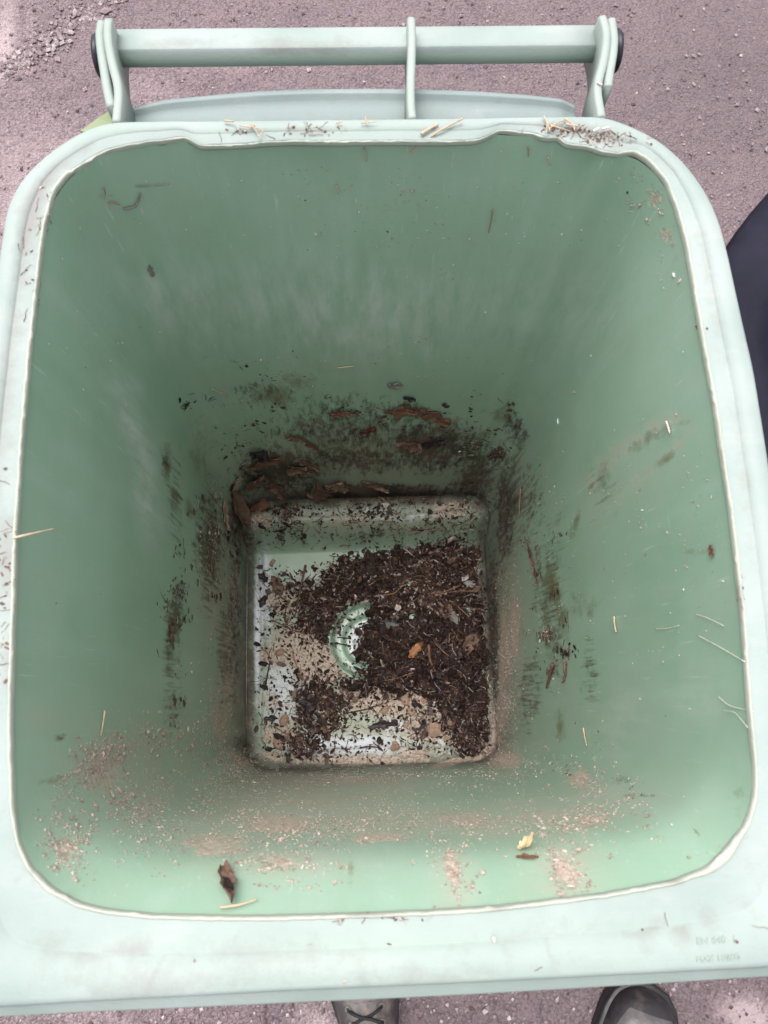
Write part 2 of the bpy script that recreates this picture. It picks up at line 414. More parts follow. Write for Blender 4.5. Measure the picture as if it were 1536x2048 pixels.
def wall_ring(z, off=0.0):
    t = (RIMZ - z) / (RIMZ - FLZ)
    tt = t ** .94
    P = (C0 + DIR * (R_wall + off)[:, None]) * (1 - tt) + (C1 + DIR * (R_fl + off)[:, None]) * tt
    # front panel: short flared collar, then near-vertical
    yc = .14; y0 = at(750, 1832, RIMZ)[1]; kz = .945; y_k = at(750, 1700, kz)[1]
    yl = y0 * (1 - tt) + fy0 * tt
    h = z - kz; sm = .5 * (h + math.sqrt(h * h + .034 ** 2))            # soft bend
    yp = y_k + (fy0 - y_k) * np.clip((kz - z) / (kz - FLZ), 0, 1) + (y0 - y_k) * sm / (RIMZ - kz)
    wf = sstep(-.30, -.80, np.sin(TH))
    f = 1 + ((yc - yp) / (yc - yl) - 1) * wf
    P[:, 1] = np.where(P[:, 1] < yc, yc + (P[:, 1] - yc) * f, P[:, 1])
    return np.concatenate([P, np.full((NTH, 1), z)], 1)

DARK = [(700,860,280,110,0,.535),(560,940,130,70,0,.66),(860,890,160,90,5,.64),(950,960,70,90,30,.62),(480,1050,60,120,0,.6),(350,1240,26,110,8,.60),
        (420,1080,60,200,0,.52),(345,1420,40,80,0,.50),(1010,1020,35,200,0,.60),(1060,1000,50,150,0,.48),(1110,1300,30,160,0,.48),(1075,1120,14,60,-8,.55),(840,825,80,24,15,.68),(700,920,300,50,0,.57),
        (740,985,280,26,0,.72),(500,1500,70,40,30,.55),(980,1500,60,40,-40,.5),(1030,860,40,80,-20,.55),(470,1250,25,300,0,.55),(985,1250,24,260,0,.60),(640,1540,200,14,0,.5),
        (520,790,130,60,0,.46),(1240,1560,40,16,0,.5),(1280,1590,60,7,3,.55),(1390,1660,9,30,-30,.55),(330,930,20,60,0,.52),(120,1475,26,14,0,.55),(780,1060,260,30,0,.42),(700,1080,260,18,0,.5)]
ALGAE = [(545,790,60,30,0,.62),(600,760,60,25,0,.5),(1108,1180,20,50,-12,.68),(1125,1240,22,60,-8,.6),(1120,1450,16,50,-5,.62),(1150,1050,12,45,15,.6),(335,925,14,50,0,.66),(378,1020,14,40,-10,.6),(400,900,40,100,0,.45),
         (1290,880,120,22,-30,.47),(1330,920,60,14,-35,.5),(1200,960,80,30,-60,.42),(1170,1210,60,50,0,.45),(700,1750,14,60,0,.45),(1470,1600,40,60,0,.38),(1400,1100,80,20,0,.4),(1350,850,50,12,-10,.45),(1000,830,60,30,20,.5),(100,1560,80,14,-12,.5),(570,800,40,20,0,.6)]
SAND = [(200,1540,80,70,-30,.44),(130,1700,50,50,0,.42),(300,1620,80,60,0,.37),(250,1490,120,40,0,.38),(560,1650,130,30,0,.47),(560,1725,70,22,10,.46),(760,1675,120,22,0,.44),(905,1740,24,70,-10,.50),(1130,1740,30,70,-35,.50),
        (1010,1520,60,30,0,.48),(1180,1640,70,22,-10,.47),(1010,1300,22,140,0,.50),(1000,1430,22,80,10,.55),(985,1490,45,16,-45,.55),(700,1560,260,14,0,.40),(440,1440,30,80,0,.44),(480,1520,50,20,30,.48),(1160,1560,40,40,-45,.46),(940,1640,150,40,0,.40),(430,1690,150,50,0,.42),(1003,1350,5,100,2,.85),(993,1460,6,45,14,.85),(968,1503,9,32,52,.85),(905,1524,50,7,-14,.85),(1030,1260,16,110,0,.5),(455,1330,20,160,0,.5),(470,1180,14,120,0,.48),
        (1310,400,30,40,0,.42),(1330,470,20,30,0,.40),(425,1080,14,110,0,.40),(700,1520,230,9,0,.55)]
FILM = [(1185,965,22,22,0,.6),(1210,930,22,20,0,.65),(1240,902,24,16,0,.65),(1275,878,26,14,0,.65),(1310,855,26,13,0,.65),(1345,838,24,12,0,.6),(1275,958,14,9,-30,.65),(1300,940,18,9,-32,.65),(1330,915,20,9,-38,.65),(1355,890,18,10,-42,.6),(1380,862,16,11,-30,.5),(600,1600,280,70,-8,1.0),(760,1640,300,40,0,.8),(480,1380,60,140,0,.85),(980,1450,60,130,0,.75),(440,1180,50,200,0,.75),(1010,1250,50,220,0,.85),(700,930,300,70,0,.6),(760,1000,260,24,0,.9),(620,1560,260,22,0,.9),(1080,1630,220,55,-8,.75),(560,1720,200,40,0,.5),(1130,1740,90,70,-35,.6),(905,1740,40,90,-10,.6),(210,1520,110,50,-30,.6),(280,1540,170,120,-20,.6),(100,1440,90,40,0,.3),(1250,980,120,40,-30,.25)]
STREAK = [(350,1000,40,180,0,.50),(420,1100,50,240,0,.54),(345,1300,50,200,0,.50),(450,1300,40,220,0,.52),(1030,1000,50,200,0,.52),(1100,1180,60,260,0,.52),(1060,1380,50,160,0,.52),(700,900,330,120,0,.46),(960,900,80,130,0,.52),(520,960,120,120,0,.50),(1180,1350,50,200,0,.44),(1200,980,80,200,-20,.42),(620,1000,300,40,0,.5)]
SCUFF = [(360,600,130,90,0,.5),(560,560,200,70,0,.38),(1150,620,140,120,0,.3),(270,870,26,90,-15,.95),(290,960,24,110,-8,1.0),(310,580,20,60,-20,.7),(250,780,40,60,-25,.5),(700,670,90,50,0,.6),(640,640,140,80,0,.6),(860,700,60,30,0,.45),(400,660,120,60,0,.4),(300,1010,20,60,0,.6),(1240,1440,60,70,0,.35),(720,620,420,110,0,.55),(1390,1400,60,60,0,.3)]
SKY_SHEEN = [(530,1190,20,140,0,.66),(560,1380,60,120,0,.58),(720,1490,140,30,0,.68),(630,1490,110,36,0,.62),(790,1450,40,30,0,.6),(545,1440,40,60,0,.4),(600,1320,60,60,0,.36),(515,1260,9,170,0,.8),(880,1480,50,40,0,.48),(700,1300,26,60,0,.62),(720,1235,40,24,0,.5),(640,1150,90,20,0,.42),(780,1250,60,30,0,.4),(800,1035,150,16,0,.45),(640,1030,120,18,0,.28)]  # sky reflections on the glossy floor, painted as pale patches
SANDF = [(600,1290,80,70,20,.62),(640,1330,70,55,0,.72),(560,1470,60,40,0,.58),(800,1400,120,45,0,.72),(860,1450,70,50,0,.62),(690,1150,60,30,0,.62),(720,1200,40,30,0,.6),(900,1120,60,40,0,.6),(565,1200,60,50,0,.58),(720,1390,70,50,0,.66),(550,1310,50,40,0,.58),(540,1400,40,40,0,.46),(950,1500,50,30,0,.60),(720,1520,230,12,0,.62),(830,1505,60,16,0,.55),(900,1020,70,30,0,.52),(700,1040,120,20,0,.40),(520,1040,40,40,0,.55),(850,1060,60,12,0,.5),(545,1510,50,18,20,.5)]
def dirt_attrs(V, floor=False):
    uv = proj(V); z = np.asarray(V)[:, 2]; up = z > .965
    A = {'dark': blobs(uv, DARK), 'algae': blobs(uv, ALGAE), 'sand': np.minimum(blobs(uv, SAND) * 1.13, 1), 'film': np.minimum(blobs(uv, FILM) * 1.15, 1), 'scuff': blobs(uv, SCUFF), 'streak': blobs(uv, STREAK), 'sky_sheen': 0 * z}
    if floor:
        edge = sstep(.86, 1.0, floor_w)
        for k in ('dark', 'algae', 'sand', 'film', 'scuff', 'streak'): A[k] = A[k] * edge
        V_ = np.asarray(V); d_ = np.hypot(V_[:, 0] - ringC[0], V_[:, 1] - ringC[1])
        rw = (1 - sstep(.052, .060, d_) * sstep(.073, .069, d_)) * (1 - sstep(.039, .042, d_) * sstep(.053, .050, d_))
        A['sky_sheen'] = np.maximum(blobs(uv, SKY_SHEEN), .48 * (d_ < .062)) * rw; A['sand'] = np.maximum(A['sand'], blobs(uv, SANDF)); A['dark'] = np.maximum(A['dark'], blobs(uv, DARKF)); A['sand'] = A['sand'] * np.where(d_ < .073, .7, 1); A['film'] = np.maximum(A['film'], blobs(uv, [(610, 1330, 120, 200, 0, 1.0), (800, 1450, 190, 70, 0, 1.0), (720, 1040, 250, 34, 0, .8), (730, 1510, 260, 24, 0, 1.0), (600, 1180, 100, 50, 0, .8)]) * .95 * (d_ > .073))
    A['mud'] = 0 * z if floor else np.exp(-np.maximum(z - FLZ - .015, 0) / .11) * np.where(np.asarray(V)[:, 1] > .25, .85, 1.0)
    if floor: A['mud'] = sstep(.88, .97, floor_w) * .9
    A['dark'] = np.where(up & (uv[:, 1] < 1500), A['dark'] * .5, A['dark'])
    return A
DARKF = [(620,1210,60,60,0,.50),(620,1400,40,50,0,.50),(600,1480,50,30,0,.48),(560,1180,40,30,0,.44),(850,1440,60,60,0,.46),(800,1300,140,90,0,.6),(740,1070,220,16,0,.46),(570,1030,30,40,0,.55),(800,1030,60,16,0,.50),(700,1380,60,30,0,.5),(540,1330,60,120,0,.38),(690,1450,80,40,0,.4),(940,1480,40,40,0,.5)]

BIN = empty('wheelie_bin', (0.005, .115, 0))
tag(BIN, 'faded green wheelie bin standing open with soil and dead leaves in the bottom', 'wheelie bin')
def inner_wall():
    zs = np.concatenate([[.9965], np.linspace(.99, FLZ + FIL, 150)])
    V, n = [], len(zs)
    for z in zs: V.append(wall_ring(z))
    off = .0045
    for z in (FLZ - .004, .25, .5, .75, .90, .96, .9925): V.append(wall_ring(max(z, FLZ), off) + np.array([0, 0, min(0, z - FLZ)]))
    V = np.concatenate(V); nr = n + 7; F = []
    i = np.arange(NTH); j = (i + 1) % NTH
    for k in range(nr - 1):
        if k == n - 1: continue                                        # the base panel closes this gap
        F.append(np.stack([k * NTH + j, k * NTH + i, (k + 1) * NTH + i, (k + 1) * NTH + j], -1))
    F = np.concatenate(F)
    A = dirt_attrs(V)
    o = mesh('body', to_local(V, BIN), F, PLASTIC, BIN, True, A)
    return V[:n * NTH], F[F.max(1) < n * NTH]
wallV, wallF = inner_wall()

# base panel: fillet, raised axle housing at the back, round moulded ring
y_ris = at(740, 1092, FLZ)[1]                                         # foot of the riser
y_top = at(740, 1046, .185)[1]                                        # shoulder of the housing
ringC = at(737, 1281, FLZ)[:2]
def floor_z(X, Y, w):
    xm = sstep(fx0 + .004, fx0 + .022, X) * sstep(fx1 + .0, fx1 - .02, X)
    z = FLZ + .088 * sstep(y_ris - .012, y_top + .012, Y) - .004 * sstep(y_top, fy1, Y)
    d = np.hypot(X - ringC[0], Y - ringC[1])
    z = z - .015 * sstep(.071, .061, d) - .009 * sstep(.051, .041, d)
    e = np.clip((w - .0), 0, 1)
    return z
NR = 150
def base_panel():
    global floor_w
    rr = 1 - (1 - np.linspace(0, 1, NR)) ** 1.25
    Rb = R_fl
    V, Wt = [], []
    for q in rr:
        P = C1 + DIR * (Rb * q)[:, None]
        z = floor_z(P[:, 0], P[:, 1], q)
        dist = (1 - q) * Rb                                            # distance to the wall
        h = np.where(dist < FIL, FIL - np.sqrt(np.maximum(FIL ** 2 - (FIL - dist) ** 2, 0)), 0)
        # shallow gutter inside the fillet
        h = h - .0035 * np.exp(-((dist - .026) / .005) ** 2)
        V.append(np.concatenate([P, (z + h)[:, None]], 1)); Wt.append(np.full(NTH, q))
    V = np.concatenate(V); floor_w = np.concatenate(Wt)
    i = np.arange(NTH); j = (i + 1) % NTH
    F = np.concatenate([np.stack([k * NTH + i, k * NTH + j, (k + 1) * NTH + j, (k + 1) * NTH + i], -1)[:, ::-1][:, ::-1] for k in range(NR - 1)])
    mesh('base_panel', to_local(V, BIN), F, PLASTIC, BIN, True, dirt_attrs(V, True))
    return V, F
baseV, baseF = base_panel()

def rim_flange():
    """flange swept round the opening: underside, worn inner edge, recessed strip, raised outer band, skirt"""
    fr = sstep(-.35, -.75, np.sin(TH)) * (ring(R_out, 0)[:, 1] < -.1)    # 1 along the front
    bk = sstep(.55, .8, np.sin(TH))
    prof = [(-1, -.012), (0, -.007), (0, -.0022), (.012, -.0006), (.05, 0), (.42, .0), (.445, .0003), (.475, .0024), (.90, .0022), (.955, .0012), (.99, -.0015), (1.0, -.005)]
    step = 1 - .55 * bk
    V, Q = [], []
    for q, z in prof:
        R = R_in + (R_out - R_in) * max(q, 0)
        if q < 0: R = np.minimum(R_in + .02, R_out - .004)
        zz = np.where(z > .0005, z * step, z) + .0006 * (fbm(TH * 9, TH * 0 + q * 3, 0, 3, 8) - .5)
        V.append(ring(R, 0) + np.stack([0 * TH, 0 * TH, RIMZ + zz], -1)); Q.append(np.full(NTH, max(q, 0)))
    # skirt: flared ledge along the front, plain elsewhere
    for o1, z in ((.0022, -.008), (.0085, -.0095), (.0100, -.012), (.0100, -.035), (.004, -.035), (.0, -.013)):
        R = R_out + (o1 if z > -.034 or o1 > .005 else o1) * fr + (-.003 if (o1 in (.004, .0)) else 0.0)
        V.append(ring(R, 0) + np.stack([0 * TH, 0 * TH, np.full(NTH, RIMZ + z)], -1)); Q.append(np.ones(NTH))
    V = np.concatenate(V); q = np.concatenate(Q); m = len(V) // NTH
    i = np.arange(NTH); j = (i + 1) % NTH
    F = np.concatenate([np.stack([k * NTH + i, k * NTH + j, ((k + 1) % m) * NTH + j, ((k + 1) % m) * NTH + i], -1) for k in range(m)])[:, ::-1]
    uv = proj(V)
    strip = sstep(.03, .08, q) * sstep(.52, .44, q)
    side = strip * blobs(uv, [(70,420,80,200,0,.85),(20,800,60,400,0,.55),(150,330,90,60,0,.6),(1420,600,50,260,0,.42),(1480,1000,50,300,0,.4),(1330,330,60,60,0,.4)])
    gm = np.maximum(side, blobs(uv, [(1130,260,70,16,8,.75),(1210,275,60,22,15,.7),(620,262,60,14,0,.55),(500,262,60,12,0,.45),(5,1120,30,120,0,.8),(5,1000,20,60,0,.5),(5,1330,20,90,0,.7),(1300,1890,170,14,-6,.52),(700,1920,400,8,-3,.40),(160,1910,60,10,5,.5),(90,1880,60,50,0,.35),(1350,1860,40,10,-20,.6),(1420,1840,30,20,-30,.45),(900,1955,300,10,-4,.42),(300,1985,200,10,-2,.44),(760,1850,120,10,0,.3),(260,1905,60,7,4,.6),(420,1921,200,4,1,.62),(900,1912,160,4,-3,.58),(1180,1885,130,6,-6,.62),(1290,1862,60,8,-18,.55),(100,1900,40,50,0,.42),(640,1960,300,10,-3,.42),(520,1900,260,30,0,.38),(1100,1860,200,26,-6,.40),(60,1700,60,120,0,.34),(1490,1750,40,120,0,.36)]))
    for ux in (245, 328, 480, 560, 1010, 1090, 1160, 1245): gm = np.maximum(gm, blobs(uv, [(ux, 1900, 3.5, 60, 3, .44)]))
    gn = np.maximum(blobs(uv, [(420,1872,190,14,1,1.0),(285,1870,38,15,2,1.0),(800,1878,350,24,-3,.75),(1000,1935,400,30,-3,.5),(600,1950,300,24,-3,.4),(250,255,160,10,-4,.4),(620,255,250,12,0,.5),(700,1990,900,14,-3,.0)]), .12 * fr.repeat(1)[np.tile(i, m)] * (q >= 1) * (uv[:, 1] > 1900))
    mesh('rim', to_local(V, BIN), F, BLEACH, BIN, True, {'grime': gm, 'green': gn})
    return V, F
rimV, rimF = rim_flange()

def rim_lip():
    """raised worn bead that edges the opening"""
    back = sstep(.62, .80, np.sin(TH)) * (np.abs(C0[0] + np.cos(TH) * R_in) < .22)
    wdt = .0028 - .0014 * back + .0005 * (vnoise(TH * 22, TH * 0, 0, 21) - .5)
    hgt = .0026 - .0016 * back + .0008 * (vnoise(TH * 40, TH * 0, 0, 22) - .5)
    # thicker moulding flash low on the right
    fl = np.exp(-((TH + .87) / .05) ** 2); wdt = wdt + .0035 * fl
    spk = np.zeros(NTH); spk[rng.choice(NTH, 26)] = rng.uniform(.0004, .0011, 26); spk = np.maximum(spk, .5 * np.roll(spk, 1))
    V = []
    for a in np.linspace(0, math.pi, 7):
        R = R_in - .0012 - spk * max(0, math.cos(a)) + wdt * (1 - math.cos(a)) / 2 + .0006 * (vnoise(TH * 120, TH * 0 + a, 0, 6) - .5)
        V.append(ring(R, 0) + np.stack([0 * TH, 0 * TH, RIMZ - .0012 + hgt * math.sin(a)], -1))
    V.append(ring(R_in - .0012 + wdt, RIMZ - .0030)); V.append(ring(R_in + .0015, RIMZ - .0050))
    for dr, dz in ((-.0002, .0050), (-.0009, .0049), (-.0012, .0045), (-.0012, .0036), (-.0012, .0024)): V.append(ring(R_in + dr, RIMZ - dz))
    V = np.concatenate(V); m = len(V) // NTH
    i = np.arange(NTH); j = (i + 1) % NTH
    F = np.concatenate([np.stack([k * NTH + i, k * NTH + j, ((k + 1) % m) * NTH + j, ((k + 1) % m) * NTH + i], -1) for k in range(m)])[:, ::-1]
    uv = proj(V)
    mesh('rim_lip', to_local(V, BIN), F, LIPMAT, BIN, True, {'grime': blobs(uv, [(760,1835,120,14,0,.5),(1000,1820,60,12,0,.45),(1480,1200,14,60,0,.55),(1445,850,10,80,0,.4),(1350,1765,40,10,0,.5),(60,1745,14,16,0,.5),(30,1100,12,60,0,.3)]), 'green': 0 * uv[:, 0]})
rim_lip()

def lettering():
    """raised weight marking on the right of the front flange"""
    for txt, (u, v), (u2, v2), sz in (('EN 840  1', (1393, 1889), (1470, 1884.5), .0088), ('MAX 110KG', (1393, 1925), (1480, 1919), .0088)):
        cu = bpy.data.curves.new('lettering', 'FONT'); cu.body = txt; cu.size = sz; cu.extrude = .0005; cu.space_character = 1.05
        ob = bpy.data.objects.new('lettering', cu); COL.objects.link(ob)
        bpy.context.view_layer.update()
        me = bpy.data.meshes.new_from_object(ob.evaluated_get(bpy.context.evaluated_depsgraph_get()))
        COL.objects.unlink(ob); bpy.data.objects.remove(ob)
        me.materials.clear(); me.materials.append(BLEACH)
        for nm, val in (('green', .5), ('grime', .12)):
            a_ = me.attributes.new(nm, 'FLOAT', 'POINT'); a_.data.foreach_set('value', np.full(len(me.vertices), val, np.float32))
        o = bpy.data.objects.new('embossed_lettering', me); COL.objects.link(o); o.parent = BIN
        p, p2 = at(u, v, RIMZ + .0024), at(u2, v2, RIMZ + .0024)
        o.location = to_local(p, BIN); o.rotation_euler = (0, 0, math.atan2(p2[1] - p[1], p2[0] - p[0]))
        wd = max(q.co.x for q in me.vertices); s = np.linalg.norm(p2 - p) / wd; o.scale = (s, s, 1)
lettering()

# ---- handle, brackets, lid
HZ = .975
def lathe_x(name, x0, x1, cy, cz, prof, mat, parent, seg=16):
    """bar along x with the closed profile prof [(dy, dz)]"""
    V, F = [], []; n = len(prof); m = 10
    for k in range(m):
        x = x0 + (x1 - x0) * k / (m - 1)
        for dy, dz in prof: V.append((x, cy + dy, cz + dz))
    for k in range(m - 1):
        for i in range(n):
            j = (i + 1) % n; F.append((k * n + i, k * n + j, (k + 1) * n + j, (k + 1) * n + i))
    F.append(tuple(range(n))[::-1]); F.append(tuple((m - 1) * n + i for i in range(n)))
    V = to_local(V, BIN)
    uv = proj(V + np.array(BIN.location))
    Wv = V + np.array(BIN.location); gq = ((Wv[:, 2] < cz + .0042) & (Wv[:, 1] < cy + .004)) * 1.0    # shade of the front side against the sky-lit top, put into the colour
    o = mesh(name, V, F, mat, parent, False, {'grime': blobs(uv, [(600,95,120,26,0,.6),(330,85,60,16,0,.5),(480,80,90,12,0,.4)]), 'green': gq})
    return o
barA, barB = at(224, 93, HZ), at(1208, 89, HZ)
by, bz = (barA[1] + barB[1]) / 2, HZ
def bar_profile(s=1.0):
    P = []
    half = [(-.0110, -.0100), (-.0145, -.006), (-.0135, .0005), (-.0095, .0070), (-.0085, .0078), (.0085, .0085), (.0125, .0070), (.0150, .003), (.0145, -.006), (.011, -.0100)]
    Q = half
    for _ in range(1):                                                # corner-cut to round the edges
        N_ = []
        for i in range(len(Q)):
            a, b = np.array(Q[i]), np.array(Q[(i + 1) % len(Q)]); N_ += [tuple(a * .75 + b * .25), tuple(a * .25 + b * .75)]
        Q = N_
    return [(y * s, z * s) for y, z in Q]
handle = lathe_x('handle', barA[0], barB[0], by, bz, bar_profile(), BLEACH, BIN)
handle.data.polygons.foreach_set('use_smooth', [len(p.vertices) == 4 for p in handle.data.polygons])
def plate(name, path, th, drop, parent, mat=GREEN2, tip=True):
    """upright plate along path [(u, v)] at the rim height, its lower edge drop below; rounded round the bar end"""
    P = np.array([at(u, v, RIMZ - .004) for u, v in path])
    T = np.linspace(0, 1, 28); idx = np.linspace(0, 1, len(P))
    C = np.stack([np.interp(T, idx, P[:, k]) for k in range(3)], -1)
    for _ in range(3): C[1:-1] = (C[:-2] + 2 * C[1:-1] + C[2:]) / 4
    V, F = [], []; yb = by
    for i, c in enumerate(C):
        t = C[min(i + 1, 27)] - C[max(i - 1, 0)]; t[2] = 0; t /= np.linalg.norm(t); nn = np.array([t[1], -t[0], 0])
        dist = (c[1] - yb)
        top, bot = RIMZ - .002, RIMZ - drop
        rad = .0245
        if dist > -.045:                                             # head of the lug round the bar
            k = sstep(-.045, -.01, dist)
            hh = math.sqrt(max(rad ** 2 - max(dist, 0) ** 2, 1e-7))
            top = top * (1 - k) + (bz + min(hh, rad)) * k; bot = bot * (1 - k) + (bz - hh) * k
        for sgn, e in ((-1, 0), (1, 0)):
            V.append(c * np.array([1, 1, 0]) + nn * sgn * th / 2 + np.array([0, 0, bot]))
            V.append(c * np.array([1, 1, 0]) + nn * sgn * th / 2 + np.array([0, 0, top - .0016]))
            V.append(c * np.array([1, 1, 0]) + nn * sgn * (th / 2 - .0014) + np.array([0, 0, top]))
    for i in range(27):
        a, b = i * 6, i * 6 + 6
        loop = [0, 1, 2, 5, 4, 3]
        for q in range(6): F.append((a + loop[q], a + loop[(q + 1) % 6], b + loop[(q + 1) % 6], b + loop[q]))
    F.append((0, 3, 4, 5, 2, 1)); F.append(tuple(27 * 6 + k for k in (0, 1, 2, 5, 4, 3)))
    V = to_local(V, BIN)
    return mesh(name, V, F, mat, parent, True, {'grime': np.full(len(V), .1), 'green': np.full(len(V), .12)})
LB = [(233, 246), (235, 225), (238, 190), (235, 165), (226, 135), (219, 100), (216, 70), (218, 42)]
RB = [(1203, 236), (1199, 215), (1194, 185), (1197, 160), (1206, 130), (1212, 95), (1212, 65), (1203, 37)]
CB = [(825, 239), (822, 215), (821, 170), (823, 120), (824, 80), (822, 40)]
plate('handle_bracket', LB, .0072, .040, BIN); plate('handle_bracket', CB, .0068, .036, BIN); plate('handle_bracket', RB, .0072, .040, BIN)

def lid():
    """lid swung right over, hanging down behind the bin; its rear flange shows between the brackets"""
    # flange strip with a raised outer lip
    z0 = .962
    outer = [(258,214),(330,205),(430,195),(520,187),(620,183),(740,182),(860,184),(960,188),(1060,196),(1120,203),(1150,209)]
    O = np.array([at(u, v, z0) for u, v in outer])
    n = 60; T = np.linspace(0, 1, n); idx = np.linspace(0, 1, len(O))
    O = np.stack([np.interp(T, idx, O[:, k]) for k in range(3)], -1)
    for _ in range(4): O[1:-1, 1] = (O[:-2, 1] + 2 * O[1:-1, 1] + O[2:, 1]) / 4
    yin = at(700, 246, z0)[1] - .012
    bow = sstep(0, .12, T) * sstep(1, .88, T)
    prof = [(0, -.006), (.35, -.001), (.55, .002), (.80, .0005), (.84, .0045), (.96, .0045), (1.0, .001), (1.0, -.03), (.9, -.09), (.55, -.16), (.42, -.62), (.30, -.64), (.28, -.16), (0, -.10)]
    V, F = [], []
    for q, dz in prof:
        for i in range(n):
            y = yin + (O[i, 1] - yin) * q
            x = O[i, 0]
            if dz < -.05:
                wide = sstep(-.05, -.12, dz); x = x * (1 + .42 * wide) - .012 * wide
                drop = -.5 * ((T[i] - .5) * 2) ** 6 * .06
                V.append((x, y, z0 + dz + drop))
            else: V.append((x, y, z0 + dz - .004 * (1 - bow[i])))
    m = len(prof)
    for k in range(m):
        k2 = (k + 1) % m
        for i in range(n - 1): F.append((k * n + i, k * n + i + 1, k2 * n + i + 1, k2 * n + i))
    F.append(tuple(k * n for k in range(m))); F.append(tuple(k * n + n - 1 for k in range(m))[::-1])
    V = to_local(V, BIN)
    L = mesh('lid', V, F, LIDMAT, BIN, True, {'grime': np.full(len(V), .18), 'green': np.full(len(V), 0.0)})
    # sloping outer shoulder that shows beside the left bracket
    a, b, c = at(160, 262, .93), at(240, 208, .93), at(262, 262, .93)
    P = np.array([a, at(196, 236, .932), b, at(262, 215, .935), c, at(215, 275, .95)])
    V = np.concatenate([P, P - np.array([0, 0, .25])]); n = 6
    F = [tuple(range(6))[::-1]] + [(i, (i + 1) % 6, 6 + (i + 1) % 6, 6 + i) for i in range(6)] + [tuple(range(6, 12))]
    mesh('lid_shoulder', to_local(V, BIN), F, LIDOUT, L, False)
    # hinge lugs outside the brackets and their pins
    for path, cap, sx in (([(222, 215), (214, 180), (207, 135), (202, 100), (200, 70), (204, 46)], (192, 103), -1),
                          ([(1216, 175), (1219, 150), (1226, 110), (1228, 80), (1222, 42)], (1237, 88), 1)):
        lg = plate('hinge_lug', path, .0068, .040, L)
        c = at(cap[0], cap[1], bz)
        V, F = [], []
        for k, (dx, r) in enumerate(((-.004, .0), (-.004, .0155), (.0, .0178), (.0022, .0165), (.0032, .010), (.0032, 0.0))):
            for s in range(24):
                th = 2 * math.pi * s / 24; V.append((c[0] + sx * dx, by + math.cos(th) * max(r, .0005), bz - .009 + math.sin(th) * max(r, .0005)))
        for k in range(5):
            for s in range(24): F.append((k * 24 + s, k * 24 + (s + 1) % 24, (k + 1) * 24 + (s + 1) % 24, (k + 1) * 24 + s))
        pin = mesh('hinge_pin', to_local(V, BIN), F, BLACK, L, True)
lid()

def wheels():
    ax = empty_mesh = tube_geo([(-.27, .40, .10), (.28, .40, .10)], .011, 10, 1)
    mesh('axle', to_local(ax[0], BIN), ax[1], STEEL, BIN)
    for sx in (-.265, .275):
        prof = [(.03, -.022), (.07, -.022), (.095, -.020), (.10, -.012), (.10, .012), (.095, .020), (.07, .022), (.03, .022)]
        V, F = [], []
        for r, dx in prof:
            for s in range(32):
                th = 2 * math.pi * s / 32; V.append((sx + dx, .40 + r * math.cos(th), .10 + r * math.sin(th)))
        for k in range(7):
            for s in range(32): F.append((k * 32 + s, k * 32 + (s + 1) % 32, (k + 1) * 32 + (s + 1) % 32, (k + 1) * 32 + s))
        t = mesh('wheel', to_local(V, BIN), F, RUBBER, BIN)
        V, F = tube_geo([(sx - .018, .40, .10), (sx + .018, .40, .10)], .03, 20, 1)
        mesh('hub', to_local(V, BIN), F, BLACK, t)
wheels()

# ------------------------------------------------------------------ the dark bin on the right
def dark_bin():
    B = empty('wheelie_bin', (.62, .14, 0)); tag(B, 'dark navy wheelie bin with closed domed lid, at the right edge beside the green bin', 'wheelie bin')
    NAVY = NT('navy_plastic'); c = NAVY.coord(); f = NAVY.noise(c, 18, 5, .6)
    NAVY.bump(NAVY.noise(c, 300, 3), .15, .001)
    mat = NAVY.fin(NAVY.mix(NAVY.rng(f, .35, .7), (.008, .008, .016), (.018, .017, .030)), NAVY.rng(f, .3, .7, .5, .62), .10)
    x0, x1, y0, y1, zl = .294, .92, -.16, .522, .93
    def rr(off, z, rad):
        P = []; X0, X1, Y0, Y1 = x0 + off, x1 - off, y0 + off, y1 - off; r = max(rad - off * .6, .02)
        for cx, cy, a0 in ((X1 - r, Y1 - r, 0), (X0 + r, Y1 - r, 90), (X0 + r, Y0 + r, 180), (X1 - r, Y0 + r, 270)):
            for k in range(13):
                a = R_(a0 + 90 * k / 12); e0, e1, t_ = R_(a0), R_(a0 + 90), k / 12
                mxx = math.cos(a) * .4 + .6 * (math.cos(e0) * (1 - t_) + math.cos(e1) * t_); myy = math.sin(a) * .4 + .6 * (math.sin(e0) * (1 - t_) + math.sin(e1) * t_)
                P.append((cx + r * mxx, cy + r * myy, z))
        return np.array(P)
    L = [rr(.06, zl - .05, .21), rr(.045, zl - .05, .21), rr(.0, zl - .012, .21), rr(.004, zl - .004, .21), rr(.014, zl, .21), rr(.045, zl + .006, .21), rr(.060, zl + .004, .21), rr(.068, zl - .012, .21), rr(.082, zl - .012, .21), rr(.095, zl + .012, .21), rr(.12, zl + .028, .21), rr(.18, zl + .045, .21), rr(.23, zl + .052, .21)]
    n = 52
    def stack(L, close_top=True):
        V = np.concatenate(L); F = []
        for k in range(len(L) - 1):
            for i in range(n): j = (i + 1) % n; F.append((k * n + i, k * n + j, (k + 1) * n + j, (k + 1) * n + i))
        if close_top: F.append(tuple((len(L) - 1) * n + i for i in range(n)))
        return V, F
    V, F = stack(L); mesh('lid', to_local(V, B), F, mat, B)
    V, F = stack([rr(.14, .06, .12), rr(.09, .80, .17), rr(.07, .90, .18)], False)
    F.append(tuple(range(n))[::-1]); mesh('body', to_local(V, B), F, mat, B)
dark_bin()

